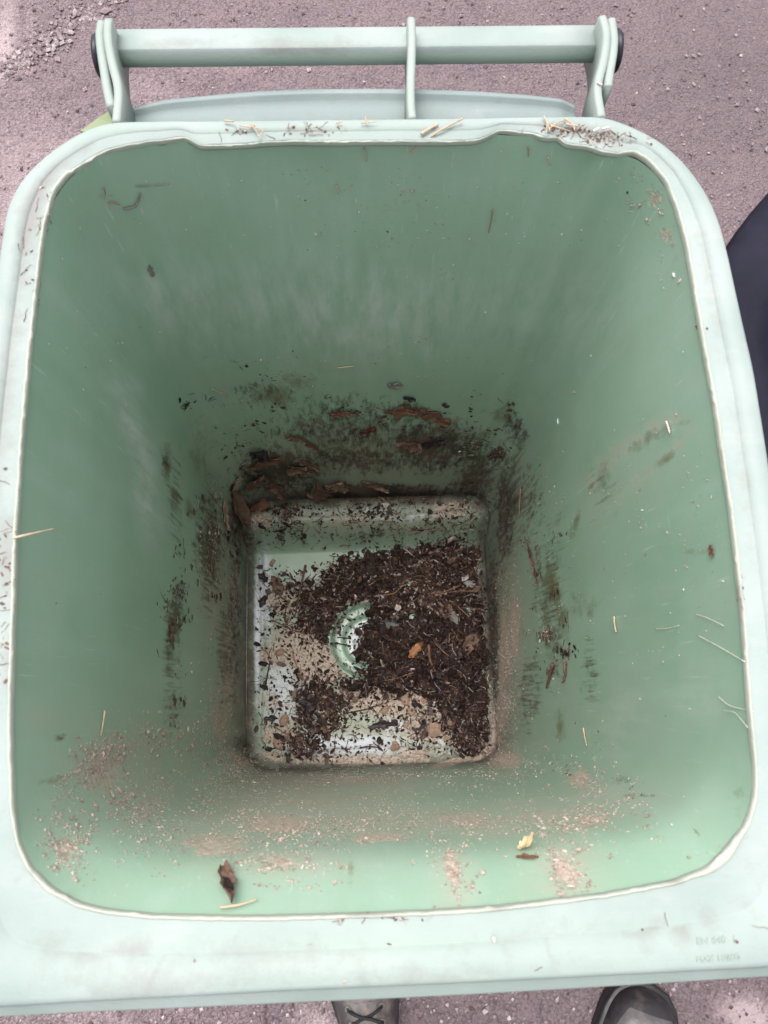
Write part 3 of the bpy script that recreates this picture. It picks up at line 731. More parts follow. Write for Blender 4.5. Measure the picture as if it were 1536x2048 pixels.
# ------------------------------------------------------------------ boots
def boot_mat(name, a, b, dust, amt):
    k = NT(name); c = k.geo()
    f = k.noise(c, 40, 5, .6); col = k.mix(k.rng(f, .3, .7), a, b)
    d = k.rng(k.noise(c, 30, 6, .7), .62 - amt, .85 - amt)
    col = k.mix(k.math('MULTIPLY', d, .75), col, dust)
    k.bump(k.noise(c, 420, 4), .35, .001); return k.fin(col, k.rng(f, .3, .7, .35, .6), .5)
LEATHER = boot_mat('black_leather', (.012, .011, .013), (.030, .027, .030), (.10, .075, .065), .10)
SOLE = boot_mat('boot_sole_rubber', (.010, .010, .012), (.022, .020, .022), (.06, .05, .05), .05)
CAPM = boot_mat('scuffed_toe_leather', (.075, .07, .078), (.13, .12, .125), (.26, .21, .19), .12)
DUSTY = boot_mat('dusty_leather', (.030, .027, .030), (.075, .064, .064), (.22, .165, .14), .17)
METAL = simple('eyelet_metal', (.14, .135, .13), .3, .2, 40)
LACE = simple('bootlace', (.02, .018, .02), .8, .3, 200)
def boot(label, toe, ang, upper, cap, s=1.0, side=1):
    B = empty('boot', (toe[0], toe[1], 0)); tag(B, label, 'boot', 'boots of the person taking the photograph')
    B.rotation_euler = (0, 0, ang); B.scale = (s, s, s)
    # local frame: toe at origin, heel towards -y
    ys = [0, -.006, -.018, -.04, -.075, -.11, -.15, -.19, -.23, -.265, -.285, -.295]
    wd = [.006, .026, .041, .050, .054, .052, .044, .038, .037, .036, .026, .008]
    off = [.0, .0, .001, .002, .002, .0, -.003, -.003, -.001, 0, 0, 0]
    def loft(rows, closed=True):
        V, F = [], []; n = len(rows[0])
        for r in rows: V += r
        for k in range(len(rows) - 1):
            for i in range(n if closed else n - 1):
                j = (i + 1) % n; F.append((k * n + i, k * n + j, (k + 1) * n + j, (k + 1) * n + i))
        F.append(tuple(range(n))[::-1]); F.append(tuple((len(rows) - 1) * n + i for i in range(n)))
        return V, F
    def outline(g):
        return [(side * (o + w + g * (w > .01)), y - g * .6 * (y < -.2) + g * (y > -.01)) for y, w, o in zip(ys, wd, off)] + [(side * (o - w - g * (w > .01)), y - g * .6 * (y < -.2) + g * (y > -.01)) for y, w, o in list(zip(ys, wd, off))[::-1]]
    def outr(g, z): return [(x, y, z) for x, y in outline(g)]
    V, F = loft([outr(.002, .0), outr(.0045, .003), outr(.0045, .020), outr(.0015, .0225), outr(.0015, .026)])
    o = mesh('sole', V, F, SOLE, B)
    V, F = loft([outr(.0035, .0255), outr(.0055, .0270), outr(.0055, .0300), outr(.003, .0318)])
    mesh('welt', V, F, SOLE, B)
    # upper: rows of arches
    hts = [.030, .048, .060, .068, .074, .082, .100, .125, .15, .15, .14, .12]
    rows = []
    for y, w, o_, h in zip(ys, wd, off, hts):
        r = []
        for k in range(17):
            a = math.pi * k / 16; cx = math.cos(a); sn = math.sin(a)
            r.append((side * o_ + w * math.copysign(abs(cx) ** .7, cx), y, .030 + (h - .030) * sn ** .75))
        rows.append(r)
    V, F = [], []
    n = 17
    for r in rows: V += r
    for k in range(len(rows) - 1):
        for i in range(n - 1): F.append((k * n + i, k * n + i + 1, (k + 1) * n + i + 1, (k + 1) * n + i))
    u = mesh('upper', V, F, upper, B); md = u.modifiers.new('sub', 'SUBSURF'); md.levels = 2; md.render_levels = 2
    # toe cap, a raised piece over the front of the upper
    def surf(y, k):
        i = np.interp(-y, [-q for q in ys], range(len(ys)))
        w, o_, h = (np.interp(i, range(len(ys)), q) for q in (wd, off, hts))
        a = math.pi * k; cx = math.cos(a)
        return (side * o_ + w * math.copysign(abs(cx) ** .7, cx), y, .030 + (h - .030) * math.sin(a) ** .75)
    rows = []
    for y in np.linspace(-.026, -.085, 9):
        e = .30 - .14 * math.sin(math.pi * (y + .026) / -.12)
        rows.append([tuple(np.array(surf(y, t)) + np.array([0, 0, .0028 if 0 < q < 12 and -.083 < y < -.028 else -.0005])) for q, t in enumerate(np.linspace(e, 1 - e, 13))])
    V, F = [], []
    for r in rows: V += r
    for k in range(8):
        for i in range(12): F.append((k * 13 + i, k * 13 + i + 1, (k + 1) * 13 + i + 1, (k + 1) * 13 + i))
    t = mesh('toe_cap', V, F, cap, B); md = t.modifiers.new('sub', 'SUBSURF'); md.levels = 2; md.render_levels = 2
    # tongue, laces, eyelets
    rows = [[tuple(np.array(surf(y, t)) + np.array([0, 0, .003])) for t in np.linspace(.43, .57, 5)] for y in np.linspace(-.10, -.20, 8)]
    V, F = [], []
    for r in rows: V += r
    for k in range(7):
        for i in range(4): F.append((k * 5 + i, k * 5 + i + 1, (k + 1) * 5 + i + 1, (k + 1) * 5 + i))
    mesh('tongue', V, F, cap, B)
    for y in (-.108, -.128, -.148, -.168, -.188):
        for sg in (-1, 1):
            p = np.array(surf(y, .5 + sg * .13)) + np.array([0, 0, .002])
            V, F = [], []
            for a in range(12):
                for b_ in range(6):
                    th, ph = 2 * math.pi * a / 12, 2 * math.pi * b_ / 6
                    V.append(p + np.array([(.0038 + .0013 * math.cos(ph)) * math.cos(th), (.0038 + .0013 * math.cos(ph)) * math.sin(th), .0013 * math.sin(ph)]))
            for a in range(12):
                for b_ in range(6): F.append((a * 6 + b_, ((a + 1) % 12) * 6 + b_, ((a + 1) % 12) * 6 + (b_ + 1) % 6, a * 6 + (b_ + 1) % 6))
            mesh('eyelet', V, F, METAL, B)
        if y > -.18:
            pts = [np.array(surf(y - .02 * q, .37 + .26 * q)) + np.array([0, 0, .006 + .002 * math.sin(q * 3.1)]) for q in np.linspace(0, 1, 6)]
            V, F = tube_geo(pts, .0024, 6, 1); mesh('lace', V, F, LACE, B)
            pts = [np.array(surf(y - .02 * q, .63 - .26 * q)) + np.array([0, 0, .009 + .002 * math.sin(q * 3.1)]) for q in np.linspace(0, 1, 6)]
            V, F = tube_geo(pts, .0024, 6, 1); mesh('lace', V, F, LACE, B)
tR = at(1292, 1971, .03); tL = at(722, 1952, .05)
boot('black work boot with scuffed grey toe, below the right of the front rim', tR, R_(-20), LEATHER, CAPM, 1.22, 1)
boot('dusty laced boot showing its eyelets, below the middle of the front rim', tL + np.array([0, .075, 0]), R_(3), DUSTY, DUSTY, 1.04, -1)

# ------------------------------------------------------------------ what lies in the bin
BV = np.concatenate([wallV, baseV, rimV]); o1, o2 = len(wallV), len(wallV) + len(baseV)
BF = [tuple(f) for f in wallF] + [tuple(f + o1) for f in baseF] + [tuple(f + o2) for f in rimF]
BVH = BVHTree.FromPolygons([tuple(p) for p in BV], BF)
def hit(u, v, tree=None):
    r = ray(u, v); h = (tree or BVH).ray_cast(Vector(CAM), Vector(r))
    if h[0] is None: return at(u, v, 0), np.array([0, 0, 1.0])
    n = np.array(h[1]); n = -n if n.dot(r) > 0 else n
    return np.array(h[0]), n

MAIN = [(640,1140),(690,1122),(775,1108),(850,1096),(905,1082),(950,1090),(965,1200),(972,1400),(962,1500),(905,1490),(885,1420),(840,1385),(770,1382),(700,1372),(688,1345),(712,1310),(722,1270),(742,1246),(738,1222),(700,1222),(690,1180),(655,1160)]
C2 = [(545,1165),(600,1150),(650,1165),(695,1190),(690,1260),(660,1295),(610,1270),(560,1250),(535,1215)]
C2B = [(600,1180),(650,1170),(692,1195),(690,1260),(660,1290),(620,1265)]
C3 = [(590,1370),(650,1350),(690,1400),(680,1450),(640,1470),(600,1440)]
C4 = [(560,1480),(620,1465),(640,1500),(590,1515)]
def compost_bed():
    xs = np.arange(fx0 + .004, fx1 - .003, .0019); ys = np.arange(fy0 + .004, y_ris + .01, .0019)
    X, Y = np.meshgrid(xs, ys); w = 0 * X
    uv = proj(np.stack([X, Y, 0 * X + FLZ], -1))
    uv = uv + np.stack([(fbm(X * 60, Y * 60, 0, 4, 31) - .5) * 60, (fbm(X * 60, Y * 60, 0, 4, 37) - .5) * 60], -1)
    T = np.zeros_like(X); dr = np.hypot(X - ringC[0], Y - ringC[1]); arc = (X < ringC[0] + .2 * (Y - ringC[1]) - .004 + (fbm(X * 50, Y * 50, 0, 3, 77) - .5) * .07) & (dr > .037) & (dr < .078 + (fbm(X * 70, Y * 70, 0, 3, 78) - .5) * .03)
    for P, h in ((MAIN, .013), (C2B, .0045), (C3, .0025)): T = np.maximum(T, inpoly(uv, P) * h)
    for _ in range(3):
        T[1:-1, 1:-1] = (T[:-2, 1:-1] + T[2:, 1:-1] + T[1:-1, :-2] + T[1:-1, 2:] + 2 * T[1:-1, 1:-1]) / 6
    T = T * (.2 + 1.3 * sstep(.3, .62, fbm(X * 55, Y * 55, 0, 4, 41))) + np.where(T > .001, (fbm(X * 190, Y * 190, 0, 3, 43) - .52) * .007, 0)
    T = np.where(arc, 0, T); keep = T > .0016
    Z = floor_z(X, Y, w) + np.maximum(T, -.002)
    ny, nx = X.shape; i = np.arange(ny * nx).reshape(ny, nx)
    F = np.stack([i[:-1, :-1], i[:-1, 1:], i[1:, 1:], i[1:, :-1]], -1).reshape(-1, 4)
    km = keep.ravel(); F = F[km[F].sum(1) >= 2]
    used = np.unique(F); remap = -np.ones(ny * nx, int); remap[used] = np.arange(len(used))
    V = np.stack([X, Y, Z], -1).reshape(-1, 3)[used]
    k = NT('wet_compost'); c = k.geo(); f = k.noise(c, 130, 6, .7); l = k.noise(c, 14, 4)
    col = k.mix(k.rng(f, .35, .68), (.008, .005, .005), (.060, .030, .024)); col = k.mix(k.math('MULTIPLY', k.rng(l, .50, .66), .6), col, (.13, .072, .054))
    k.bump(f, .9, .004); m = k.fin(col, .75, .35)
    o = mesh('compost', V, remap[F], m); tag(o, 'bed of dark damp compost on the bottom of the green bin', 'compost', kind='stuff')
    return V, remap[F]
compV, compF = compost_bed()
TREE2 = BVHTree.FromPolygons([tuple(p) for p in np.concatenate([BV, compV])], BF + [tuple(f + len(BV)) for f in compF])

LITTER = tinted('leaf_litter', [(0, (.012, .008, .010)), (.34, (.034, .018, .017)), (.64, (.092, .044, .034)), (.84, (.21, .118, .08)), (.95, (.38, .26, .20)), (1, (.62, .55, .5))], .55, .45)
def litter():
    H = Heap()
    def scatter(poly, cnt, fl=.45, fb=.25):
        P = np.array(poly); lo, hi = P.min(0) - 10, P.max(0) + 10; k = 0
        while k < cnt:
            u, v = rng.uniform(lo[0], hi[0]), rng.uniform(lo[1], hi[1])
            q = np.array([[u + rng.normal(0, 14), v + rng.normal(0, 14)]])
            if not inpoly(q, poly)[0]: continue
            k += 1; p, n = hit(u, v, TREE2)
            if n[2] < .3: continue
            dr = math.hypot(p[0] - ringC[0], p[1] - ringC[1])
            if p[0] < ringC[0] + .2 * (p[1] - ringC[1]) - .004 + rng.normal(0, .012) and .038 < dr < .074 and rng.uniform() < .70: continue
            p = p + n * rng.uniform(.0, .004); x = rng.uniform()
            t = min(1, abs(rng.normal(.24 + .36 * (v < 1230) * (u > 760) + .2 * (u < 700), .30)))
            if x < fl: flake(H, p, n, *((rng.uniform(.010, .022), rng.uniform(.006, .012)) if rng.uniform() < .11 else (rng.uniform(.003, .011), rng.uniform(.002, .006))), t, .6)
            elif x < fl + fb:
                a, b, nn = basis(n + rng.normal(0, .3, 3)); L = rng.uniform(.006, .028)
                pts = [p + a * L * s + b * L * .18 * math.sin(s * 3 + L * 900) + nn * .002 * math.sin(s * 5) for s in np.linspace(-.5, .5, 5)]
                fibre(H, pts, rng.uniform(.00035, .0010), min(1, abs(rng.normal(.68, .2))))
            else: crumb(H, p, n, rng.uniform(.001, .0032), .7, t)
    scatter(MAIN, 8500); scatter(C2, 620); scatter(C2B, 900); scatter(C3, 900); scatter(C4, 420)
    scatter([(515,1140),(700,1140),(700,1500),(515,1510)], 900, .5, .25)
    scatter([(690,1385),(960,1400),(960,1515),(620,1520)], 650, .5, .25)
    scatter([(500,1010),(945,1000),(950,1085),(500,1090)], 560, .3, .4)
    scatter([(555,1000),(600,1000),(600,1075),(560,1070)], 160)
    scatter([(700,1010),(800,1010),(800,1050),(720,1055)], 110)
    scatter([(870,1030),(945,1020),(945,1080),(870,1085)], 90, .3, .5)
    o = H.build('leaf_litter', LITTER); tag(o, 'shredded dark leaf litter, needles and roots over the compost', 'leaf litter', kind='stuff')
litter()

SANDM = tinted('dry_sand', [(0, (.21, .155, .12)), (.5, (.43, .345, .285)), (1, (.62, .54, .475))], .9, .2)
def sand():
    H = Heap()
    def spray(u, v, ru, rv, ang, cnt, r=.0010, zmax=1.0):
        k = 0
        for _ in range(int(cnt * 1.35)):
            if k % 9 == 0: c0 = rng.normal(0, .55, 2); sp = rng.uniform(.03, .16)
            k += 1
            a, b = c0 + rng.normal(0, sp, 2); c, s = math.cos(R_(ang)), math.sin(R_(ang))
            uu, vv = u + c * a * ru - s * b * rv, v + s * a * ru + c * b * rv
            p, n = hit(uu, vv, TREE2)
            if p[2] > .993 or p[2] < .05: continue
            crumb(H, p, n, r * rng.uniform(.4, 1.35) * (2.0 if rng.uniform() < .07 else 1), .5, rng.uniform(.25, 1))
    for a in [(190,1525,80,36,-30,620,.0010),(230,1500,40,30,0,160,.0012),(130,1690,50,60,0,420,.0009),(160,1620,40,70,0,200,.0010),(290,1640,60,80,0,420,.0009),(330,1480,60,36,0,160,.0016),(250,1600,50,40,0,140,.0014),(300,1600,120,90,0,420,.0009),(330,1480,110,50,10,320,.0009),(500,1600,150,60,-10,900,.0010),(640,1660,180,40,-6,800,.0010),(560,1730,120,40,0,260,.0011),(800,1600,180,60,0,500,.0009),
              (910,1740,50,80,-20,200,.0011),(1130,1740,60,70,-35,300,.0011),(1020,1520,90,50,0,900,.0010),(1170,1640,130,40,-8,500,.0011),(1010,1290,30,160,0,1000,.0012),(1000,1440,35,90,10,800,.0013),(1180,1560,60,60,-45,300,.0010),(440,1450,50,110,0,700,.0011),(430,1100,30,140,0,260,.0013),(470,1530,60,30,30,400,.0012),(700,1545,260,20,0,900,.0012),(1000,1650,240,50,0,500,.0009),
              (1100,1200,60,300,0,160,.0010),(700,760,300,80,0,90,.0012),(800,430,420,170,0,110,.0009),(1300,430,50,60,0,90,.0009),(1250,1100,180,260,0,110,.0010),(250,700,160,260,0,60,.0009)]:
        spray(*a)
    # dry lumps of soil on the floor
    for (u, v, ru, rv, cnt, r) in ((640,1320,80,70,420,.0013),(800,1410,120,50,560,.0018),(870,1460,90,50,520,.0019),(560,1450,60,70,340,.0014),(560,1230,60,70,260,.0013),(690,1150,60,26,120,.002),(940,1500,50,26,140,.002),(720,1518,230,14,240,.0018),(900,1030,70,30,130,.0018),(520,1050,40,50,120,.0018),(700,1030,180,24,150,.0016)):
        for _ in range(cnt):
            p, n = hit(u + rng.normal(0, .55) * ru, v + rng.normal(0, .55) * rv, TREE2)
            if n[2] < .3: continue
            crumb(H, p, n, r * rng.uniform(.4, 1.6), .5, rng.uniform(.1, .8))
    o = H.build('sand_grains', SANDM); tag(o, 'dry sandy soil grains stuck to the walls and floor of the green bin', 'sand', kind='stuff')
sand()

FLECK = tinted('wall_flecks', [(0, (.022, .013, .011)), (.5, (.085, .045, .034)), (.85, (.20, .12, .09)), (1, (.66, .64, .56))], .7, .3)
def flecks():
    H = Heap()
    for (u, v, ru, rv, cl, l) in ((700,850,240,100,34,.007),(560,930,110,55,22,.009),(850,860,120,60,26,.009),(950,950,50,80,20,.009),(350,1260,25,170,22,.008),(420,1120,45,220,30,.009),(1010,1010,35,160,22,.009),(1090,1250,45,210,20,.008),
                                    (620,740,200,45,9,.006),(350,1500,60,70,6,.006),(1150,1480,50,110,8,.006),(1300,1200,150,300,10,.004),(760,990,240,14,20,.008),(470,1060,35,120,24,.011),(700,450,400,150,5,.004),(200,1300,150,300,6,.004),(1250,1580,80,26,6,.004)):
        for _ in range(cl):
            cu, cv = u + rng.normal(0, .6) * ru, v + rng.normal(0, .6) * rv; big = rng.pareto(2.2) + .5; tone = abs(rng.normal(.52, .22))
            if l <= .006: big = .8
            for _ in range(int(3 + rng.pareto(1.3) * 3) if l > .006 and rng.uniform() < .8 else 1):
                p, n = hit(cu + rng.normal(0, 9), cv + rng.normal(0, 6))
                if p[2] > .985: continue
                t = min(1, max(0, tone + rng.normal(0, .1))); q = l * min(big, 1.7) * rng.uniform(.2, .9)
                if rng.uniform() < .72: flake(H, p + n * .0005, n, q, q * rng.uniform(.35, .8), t, .12)
                else:
                    a, b, nn = basis(n); L = q * rng.uniform(1, 2.6)
                    fibre(H, [p + nn * .0008 + a * L * s + b * L * .12 * math.sin(4 * s) for s in np.linspace(-.5, .5, 4)], .00045, rng.uniform(.3, .95))
                if len(H.T) > 60000: break
    for (u, v, ru, rv, cnt) in ((780,440,420,160,130),(250,600,150,220,50),(1180,600,180,240,50),(1250,1200,180,280,80),(700,800,300,120,50),(1150,1600,200,120,40)):
        for _ in range(cnt):
            p, n = hit(u + rng.normal(0, .6) * ru, v + rng.normal(0, .6) * rv)
            if p[2] < .985: flake(H, p + n * .0005, n, rng.uniform(.0012, .0032), rng.uniform(.0008, .002), 1, .2)
    for (u, v, ru, rv, cnt) in ((1125,262,50,10,46),(1215,276,45,14,56),(1290,262,40,20,12),(620,258,60,8,22),(90,430,18,60,22),(60,560,18,80,14),(8,1110,10,90,26),(8,1300,10,90,12),(760,1838,120,5,16),(1482,1200,5,60,14),(600,1900,500,60,5),(1250,1870,200,40,4),(500,262,60,8,14)):
        for _ in range(cnt):
            p, n = hit(u + rng.normal(0, .6) * ru, v + rng.normal(0, .6) * rv)
            if abs(p[2] - 1) > .008: continue
            if rng.uniform() < .6: flake(H, p + n * .0004, n, rng.uniform(.0012, .0042), rng.uniform(.001, .0024), min(.93, max(.45, rng.normal(.78, .13))), .2)
            else:
                a, b, nn = basis(n); L = rng.uniform(.004, .012)
                fibre(H, [p + nn * .0008 + a * L * q + b * L * .14 * math.sin(4 * q) for q in np.linspace(-.5, .5, 4)], .0003, rng.uniform(.75, .97))
    o = H.build('wall_flecks', FLECK); tag(o, 'small dark leaf flecks and fibres stuck to the inside walls and rim', 'flecks', kind='stuff')
flecks()

# ---- single pieces
def leafmat(name, a, b, rough=.7):
    k = NT(name); c = k.coord(); f = k.noise(c, 70, 6, .65); w = k.noise(k.mapping(c, (1, 6, 1)), 60, 4, .6)
    col = k.mix(k.rng(f, .3, .7), a, b); col = k.mix(k.rng(w, .55, .72, 0, .5), col, tuple(x * .35 for x in a))
    k.bump(w, .5, .002); return k.fin(col, rough, .35)
LM = {'brown': leafmat('dry_brown_leaf', (.105, .058, .042), (.235, .145, .105)), 'pale': leafmat('pale_dry_leaf', (.27, .18, .13), (.42, .31, .24)),
      'dark': leafmat('rotten_dark_leaf', (.016, .011, .014), (.045, .03, .033), .45), 'red': leafmat('red_brown_leaf', (.075, .016, .010), (.15, .05, .03), .35),
      'rust': leafmat('rusty_leaf', (.13, .055, .036), (.23, .115, .08)), 'tan': leafmat('tan_husk', (.30, .13, .055), (.44, .23, .11), .5),
      'cream': leafmat('cream_leaf', (.66, .47, .27), (.78, .60, .38)), 'grey': leafmat('grey_leaf', (.15, .14, .13), (.27, .25, .24)),
      'straw': leafmat('straw', (.42, .31, .21), (.60, .47, .34)), 'twig': leafmat('twig_bark', (.10, .048, .034), (.19, .10, .07)), 'darktwig': leafmat('dark_twig', (.03, .018, .016), (.07, .042, .034)),
      'root': leafmat('pale_root', (.25, .13, .085), (.40, .24, .16)), 'white': leafmat('white_chip', (.72, .68, .66), (.88, .86, .84), .5), 'stone': leafmat('grey_stone', (.26, .25, .24), (.38, .37, .36)),
      'hair': leafmat('pale_hair', (.62, .58, .50), (.72, .68, .6)), 'clay': leafmat('dry_clay', (.25, .16, .112), (.40, .275, .20)), 'pink': leafmat('pink_chip', (.70, .48, .45), (.8, .62, .6)), 'mint': leafmat('mint_chip', (.45, .62, .48), (.6, .75, .62))}
def single(name, V, F, mat, label, cat, group=None, smooth=True):
    V = np.asarray(V, float); c = V.mean(0); c[2] = V[:, 2].min()
    o = mesh(name, V - c, F, mat, None, smooth); o.location = c
    return tag(o, label, cat, group)
def leaf(p0, p1, wpx, mat, label, curl=.3, lobe=.0, lift=.0, cat='leaf', seed=0, name='dead_leaf', tip_lift=0.0, group='dead leaves in the bin', tree=None):
    """crumpled leaf lying on the surface between two photograph points"""
    r = np.random.default_rng(seed + int(p0[0] * 7 + p0[1]))
    A, nA = hit(*p0, tree or TREE2); B, nB = hit(*p1, tree or TREE2)
    n = nA + nB; n /= np.linalg.norm(n); axis = B - A; L = np.linalg.norm(axis); axis /= L; n = n - axis * n.dot(axis); n /= np.linalg.norm(n)
    b = np.cross(n, axis)
    mid = (A + B) / 2; view = (mid - CAM); dist = np.linalg.norm(view); vd = view / dist
    fs = math.sqrt(max(.10, 1 - b.dot(vd) ** 2))                      # width is seen foreshortened
    Wd = wpx / FPX * dist / fs
    nl, nw = 15, 7; V, F = [], []; bend = r.normal(0, .12) * L; eL, eR = r.uniform(.55, 1.25, nl), r.uniform(.55, 1.25, nl)
    for i in range(nl):
        s = i / (nl - 1); hw = (math.sin(math.pi * min(1, s * .93 + .05)) ** .8) * (1 + lobe * math.sin(s * 14 + seed)) 
        for j in range(nw):
            t = j / (nw - 1) * 2 - 1
            z = curl * Wd * (t * t * .5) * (.5 + s) + .20 * Wd * (r.uniform() - .5) + .07 * Wd * math.cos(t * 6 + s * 5) + lift * s + tip_lift * s * s
            P = A + axis * L * (s + .05 * r.normal() * (abs(t) > .9)) + b * (t * .5 * Wd * hw * (eL[i] if t < 0 else eR[i]) + bend * s * (1 - s)) + n * (max(z, 0) + .0012)
            V.append(P)
    for i in range(nl - 1):
        for j in range(nw - 1): F.append((i * nw + j, i * nw + j + 1, (i + 1) * nw + j + 1, (i + 1) * nw + j))
    nV = len(V); c = n * .0005                                         # real thickness
    V2 = V + [p - c for p in V]; F2 = F + [tuple(k + nV for k in f[::-1]) for f in F]
    bd = [i * nw for i in range(nl)] + [(nl - 1) * nw + j for j in range(1, nw)] + [i * nw + nw - 1 for i in range(nl - 2, -1, -1)] + [j for j in range(nw - 2, 0, -1)]
    for k in range(len(bd)): a_, b_ = bd[k], bd[(k + 1) % len(bd)]; F2.append((a_, b_, b_ + nV, a_ + nV))
    o = single(name, V2, F2, LM[mat], label, cat, group)
    md = o.modifiers.new('sub', 'SUBSURF'); md.levels = 1; md.render_levels = 1
    return o
def stick(pts, rpx, mat, label, cat='twig', name='twig', lift=.0, zs=None, group=None, taper=.6, wob=.0):
    P = []
    for i, (u, v) in enumerate(pts):
        if zs and zs[i] is not None: P.append(at(u, v, zs[i]))
        else:
            p, n = hit(u, v, TREE2); P.append(p + n * (.001 + lift))
    P = np.array(P); T = np.linspace(0, 1, 4 * len(P) + 2); idx = np.linspace(0, 1, len(P))
    Q = np.stack([np.interp(T, idx, P[:, k]) for k in range(3)], -1)
    for _ in range(3): Q[1:-1] = (Q[:-2] + 2 * Q[1:-1] + Q[2:]) / 4
    if wob: Q += rng.normal(0, wob, Q.shape)
    d = np.linalg.norm(Q.mean(0) - CAM); r = rpx / FPX * d
    rad = np.array([r * (1 - (1 - taper) * t) * rng.uniform(.82, 1.15) for t in T])
    V, F = tube_geo(Q, rad, 7, 1)
    return single(name, V, F, LM[mat], label, cat, group)
def lump(u, v, rpx, mat, label, cat='stone', name='pebble', flat=.6, el=1.2, group=None, seed=0):
    p, n = hit(u, v, TREE2); d = np.linalg.norm(p - CAM); r = rpx / FPX * d
    bm = bmesh.new(); bmesh.ops.create_icosphere(bm, subdivisions=2, radius=1)
    a, b, nn = basis(n, seed * 1.3)
    V = np.array([q.co[:] for q in bm.verts]); F = [tuple(x.index for x in f.verts) for f in bm.faces]; bm.free()
    k = 1 + (fbm(V[:, 0] * 1.6 + seed * 7, V[:, 1] * 1.6, V[:, 2] * 1.6 + 5, 3, seed) - .5) * .9
    V = V * k[:, None] * np.array([r * el, r / el, r * flat])
    return single(name, p + n * r * flat * .4 + V @ np.stack([a, b, nn]), F, LM[mat], label, cat, group, False)

G1 = 'dead leaves in the bin'
leaf((642,1000),(632,950),44,'brown','brown curled leaf standing upright on the axle housing edge, left half of a folded pair',.6,.2,.0,seed=1,tip_lift=.01)
leaf((640,985),(686,943),26,'pale','pale brown narrow leaf pointing up to the right above the axle housing',.5,.1,.004,seed=2,tip_lift=.012)
leaf((700,972),(650,968),24,'brown','flat brown leaf piece behind the pale narrow leaf at the housing edge',.3,.2,seed=3)
leaf((495,935),(562,912),24,'rust','long rusty brown leaf with pale midrib, below the dark seed cluster',.3,.15,seed=4)
leaf((598,920),(640,937),17,'brown','small brown leaf right of the long rusty leaf on the back wall',.3,.3,seed=5)
leaf((572,940),(616,930),26,'brown','ridged brown leaf with fine stripes on the lower back wall',.4,.2,seed=6)
leaf((492,978),(528,945),34,'brown','broad torn brown leaf low in the back left corner',.5,.3,seed=7)
leaf((540,962),(566,985),26,'brown','speckled brown leaf with a pale tip touching the dark litter clump',.5,.2,.0,seed=8,tip_lift=.006)
leaf((462,985),(478,950),16,'pale','small pale torn leaf at the top of the back left corner stack',.3,.3,seed=9)
leaf((462,980),(484,1048),34,'brown','large drooping brown leaf in the back left corner',.7,.15,.004,seed=10)
leaf((484,1030),(525,990),20,'rust','rolled rusty leaf leaning out of the back left corner',.9,.1,.004,seed=11)
leaf((445,1000),(452,1060),18,'pale','pale peeling leaf strip on the left wall by the back corner',.2,.2,seed=12)
leaf((660,828),(702,822),18,'rust','small red-brown fragment alone on the middle of the back wall',.3,.4,seed=13)
leaf((768,822),(836,820),18,'rust','flattened rusty leaf smeared across the back wall',.2,.5,seed=14)
leaf((845,815),(898,848),34,'rust','torn rusty leaf with frayed edges on the right of the back wall',.2,.6,seed=15)
leaf((718,866),(752,852),17,'red','glossy dark red leaf scrap on the back wall',.5,.3,seed=16)
leaf((793,884),(842,884),20,'brown','crumpled brown leaf above the dark flecks, centre of the lower back wall',.6,.4,seed=17)
leaf((838,888),(890,878),14,'dark','blackened curled leaf joined to the crumpled brown one',.6,.3,seed=18)
leaf((572,868),(612,880),22,'brown','brown leaf with a ragged lower edge on the left of the back wall',.3,.4,seed=19)
leaf((612,880),(634,898),18,'rust','short rusty leaf at the lower end of the ragged brown one',.3,.4,seed=20)
leaf((722,960),(768,972),20,'brown','thin brown leaf lying along the foot of the back wall, right of centre',.4,.3,seed=21)
leaf((752,968),(778,982),14,'pale','pale stubby leaf tip at the foot of the back wall',.4,.2,seed=22)
leaf((774,768),(806,770),18,'grey','grey skeleton leaf stuck flat high on the back wall',.15,.1,seed=23)
leaf((806,792),(832,796),10,'dark','dark brown curved leaf tip on the back wall under the grey leaf',.6,.2,seed=24)
leaf((445,1735),(464,1818),30,'brown','curled dried brown leaf on the front wall near the left',.9,.15,.002,seed=25)
leaf((450,1758),(466,1800),16,'dark','dark folded leaf inside the curled dried one on the front wall',.5,.1,.006,seed=26)
leaf((1037,1700),(1068,1703),26,'cream','cream coloured leaf scrap on the front wall right of centre',.5,.3,.002,seed=27,tip_lift=.004)
leaf((1032,1716),(1078,1718),8,'twig','thin brown stalk edge under the cream leaf scrap',.3,.1,seed=28)
leaf((820,1318),(848,1291),19,'tan','orange tan curled husk on the dark compost',.9,.1,seed=29,name='husk',cat='husk',group='')
leaf((930,1308),(950,1264),28,'brown','veined brown leaf on the compost by the right wall',.4,.15,.003,seed=30)
leaf((735,1455),(792,1448),17,'dark','long purplish black leaf lying on the painted pale sheen near the front of the floor',.4,.2,seed=31)
leaf((838,1500),(850,1438),20,'dark','forked black leaf lying upright near the front right of the floor',.3,.5,seed=32)
leaf((878,1392),(868,1345),30,'dark','crumpled black leaf at the lower edge of the compost',.6,.4,.003,seed=33)
leaf((520,1215),(534,1190),15,'dark','small dark leaf on the painted white sheen by the left edge of the floor',.4,.2,seed=34)
leaf((516,1148),(536,1166),14,'dark','dark bent leaf near the back left corner of the floor panel',.4,.3,seed=35)
leaf((545,1152),(565,1190),26,'brown','brown leaf flake on the left of the floor beside the upright twig',.3,.3,seed=36)
leaf((528,1440),(556,1437),12,'dark','black leaf crumb on clay near the left edge of the floor',.3,.3,seed=37)
leaf((625,1385),(612,1430),30,'dark','ragged dark leaf in the small clump left of the floor centre',.4,.4,seed=38)
leaf((650,1420),(664,1375),24,'dark','dark purple leaf on the right of the small clump on the floor',.4,.2,seed=39)
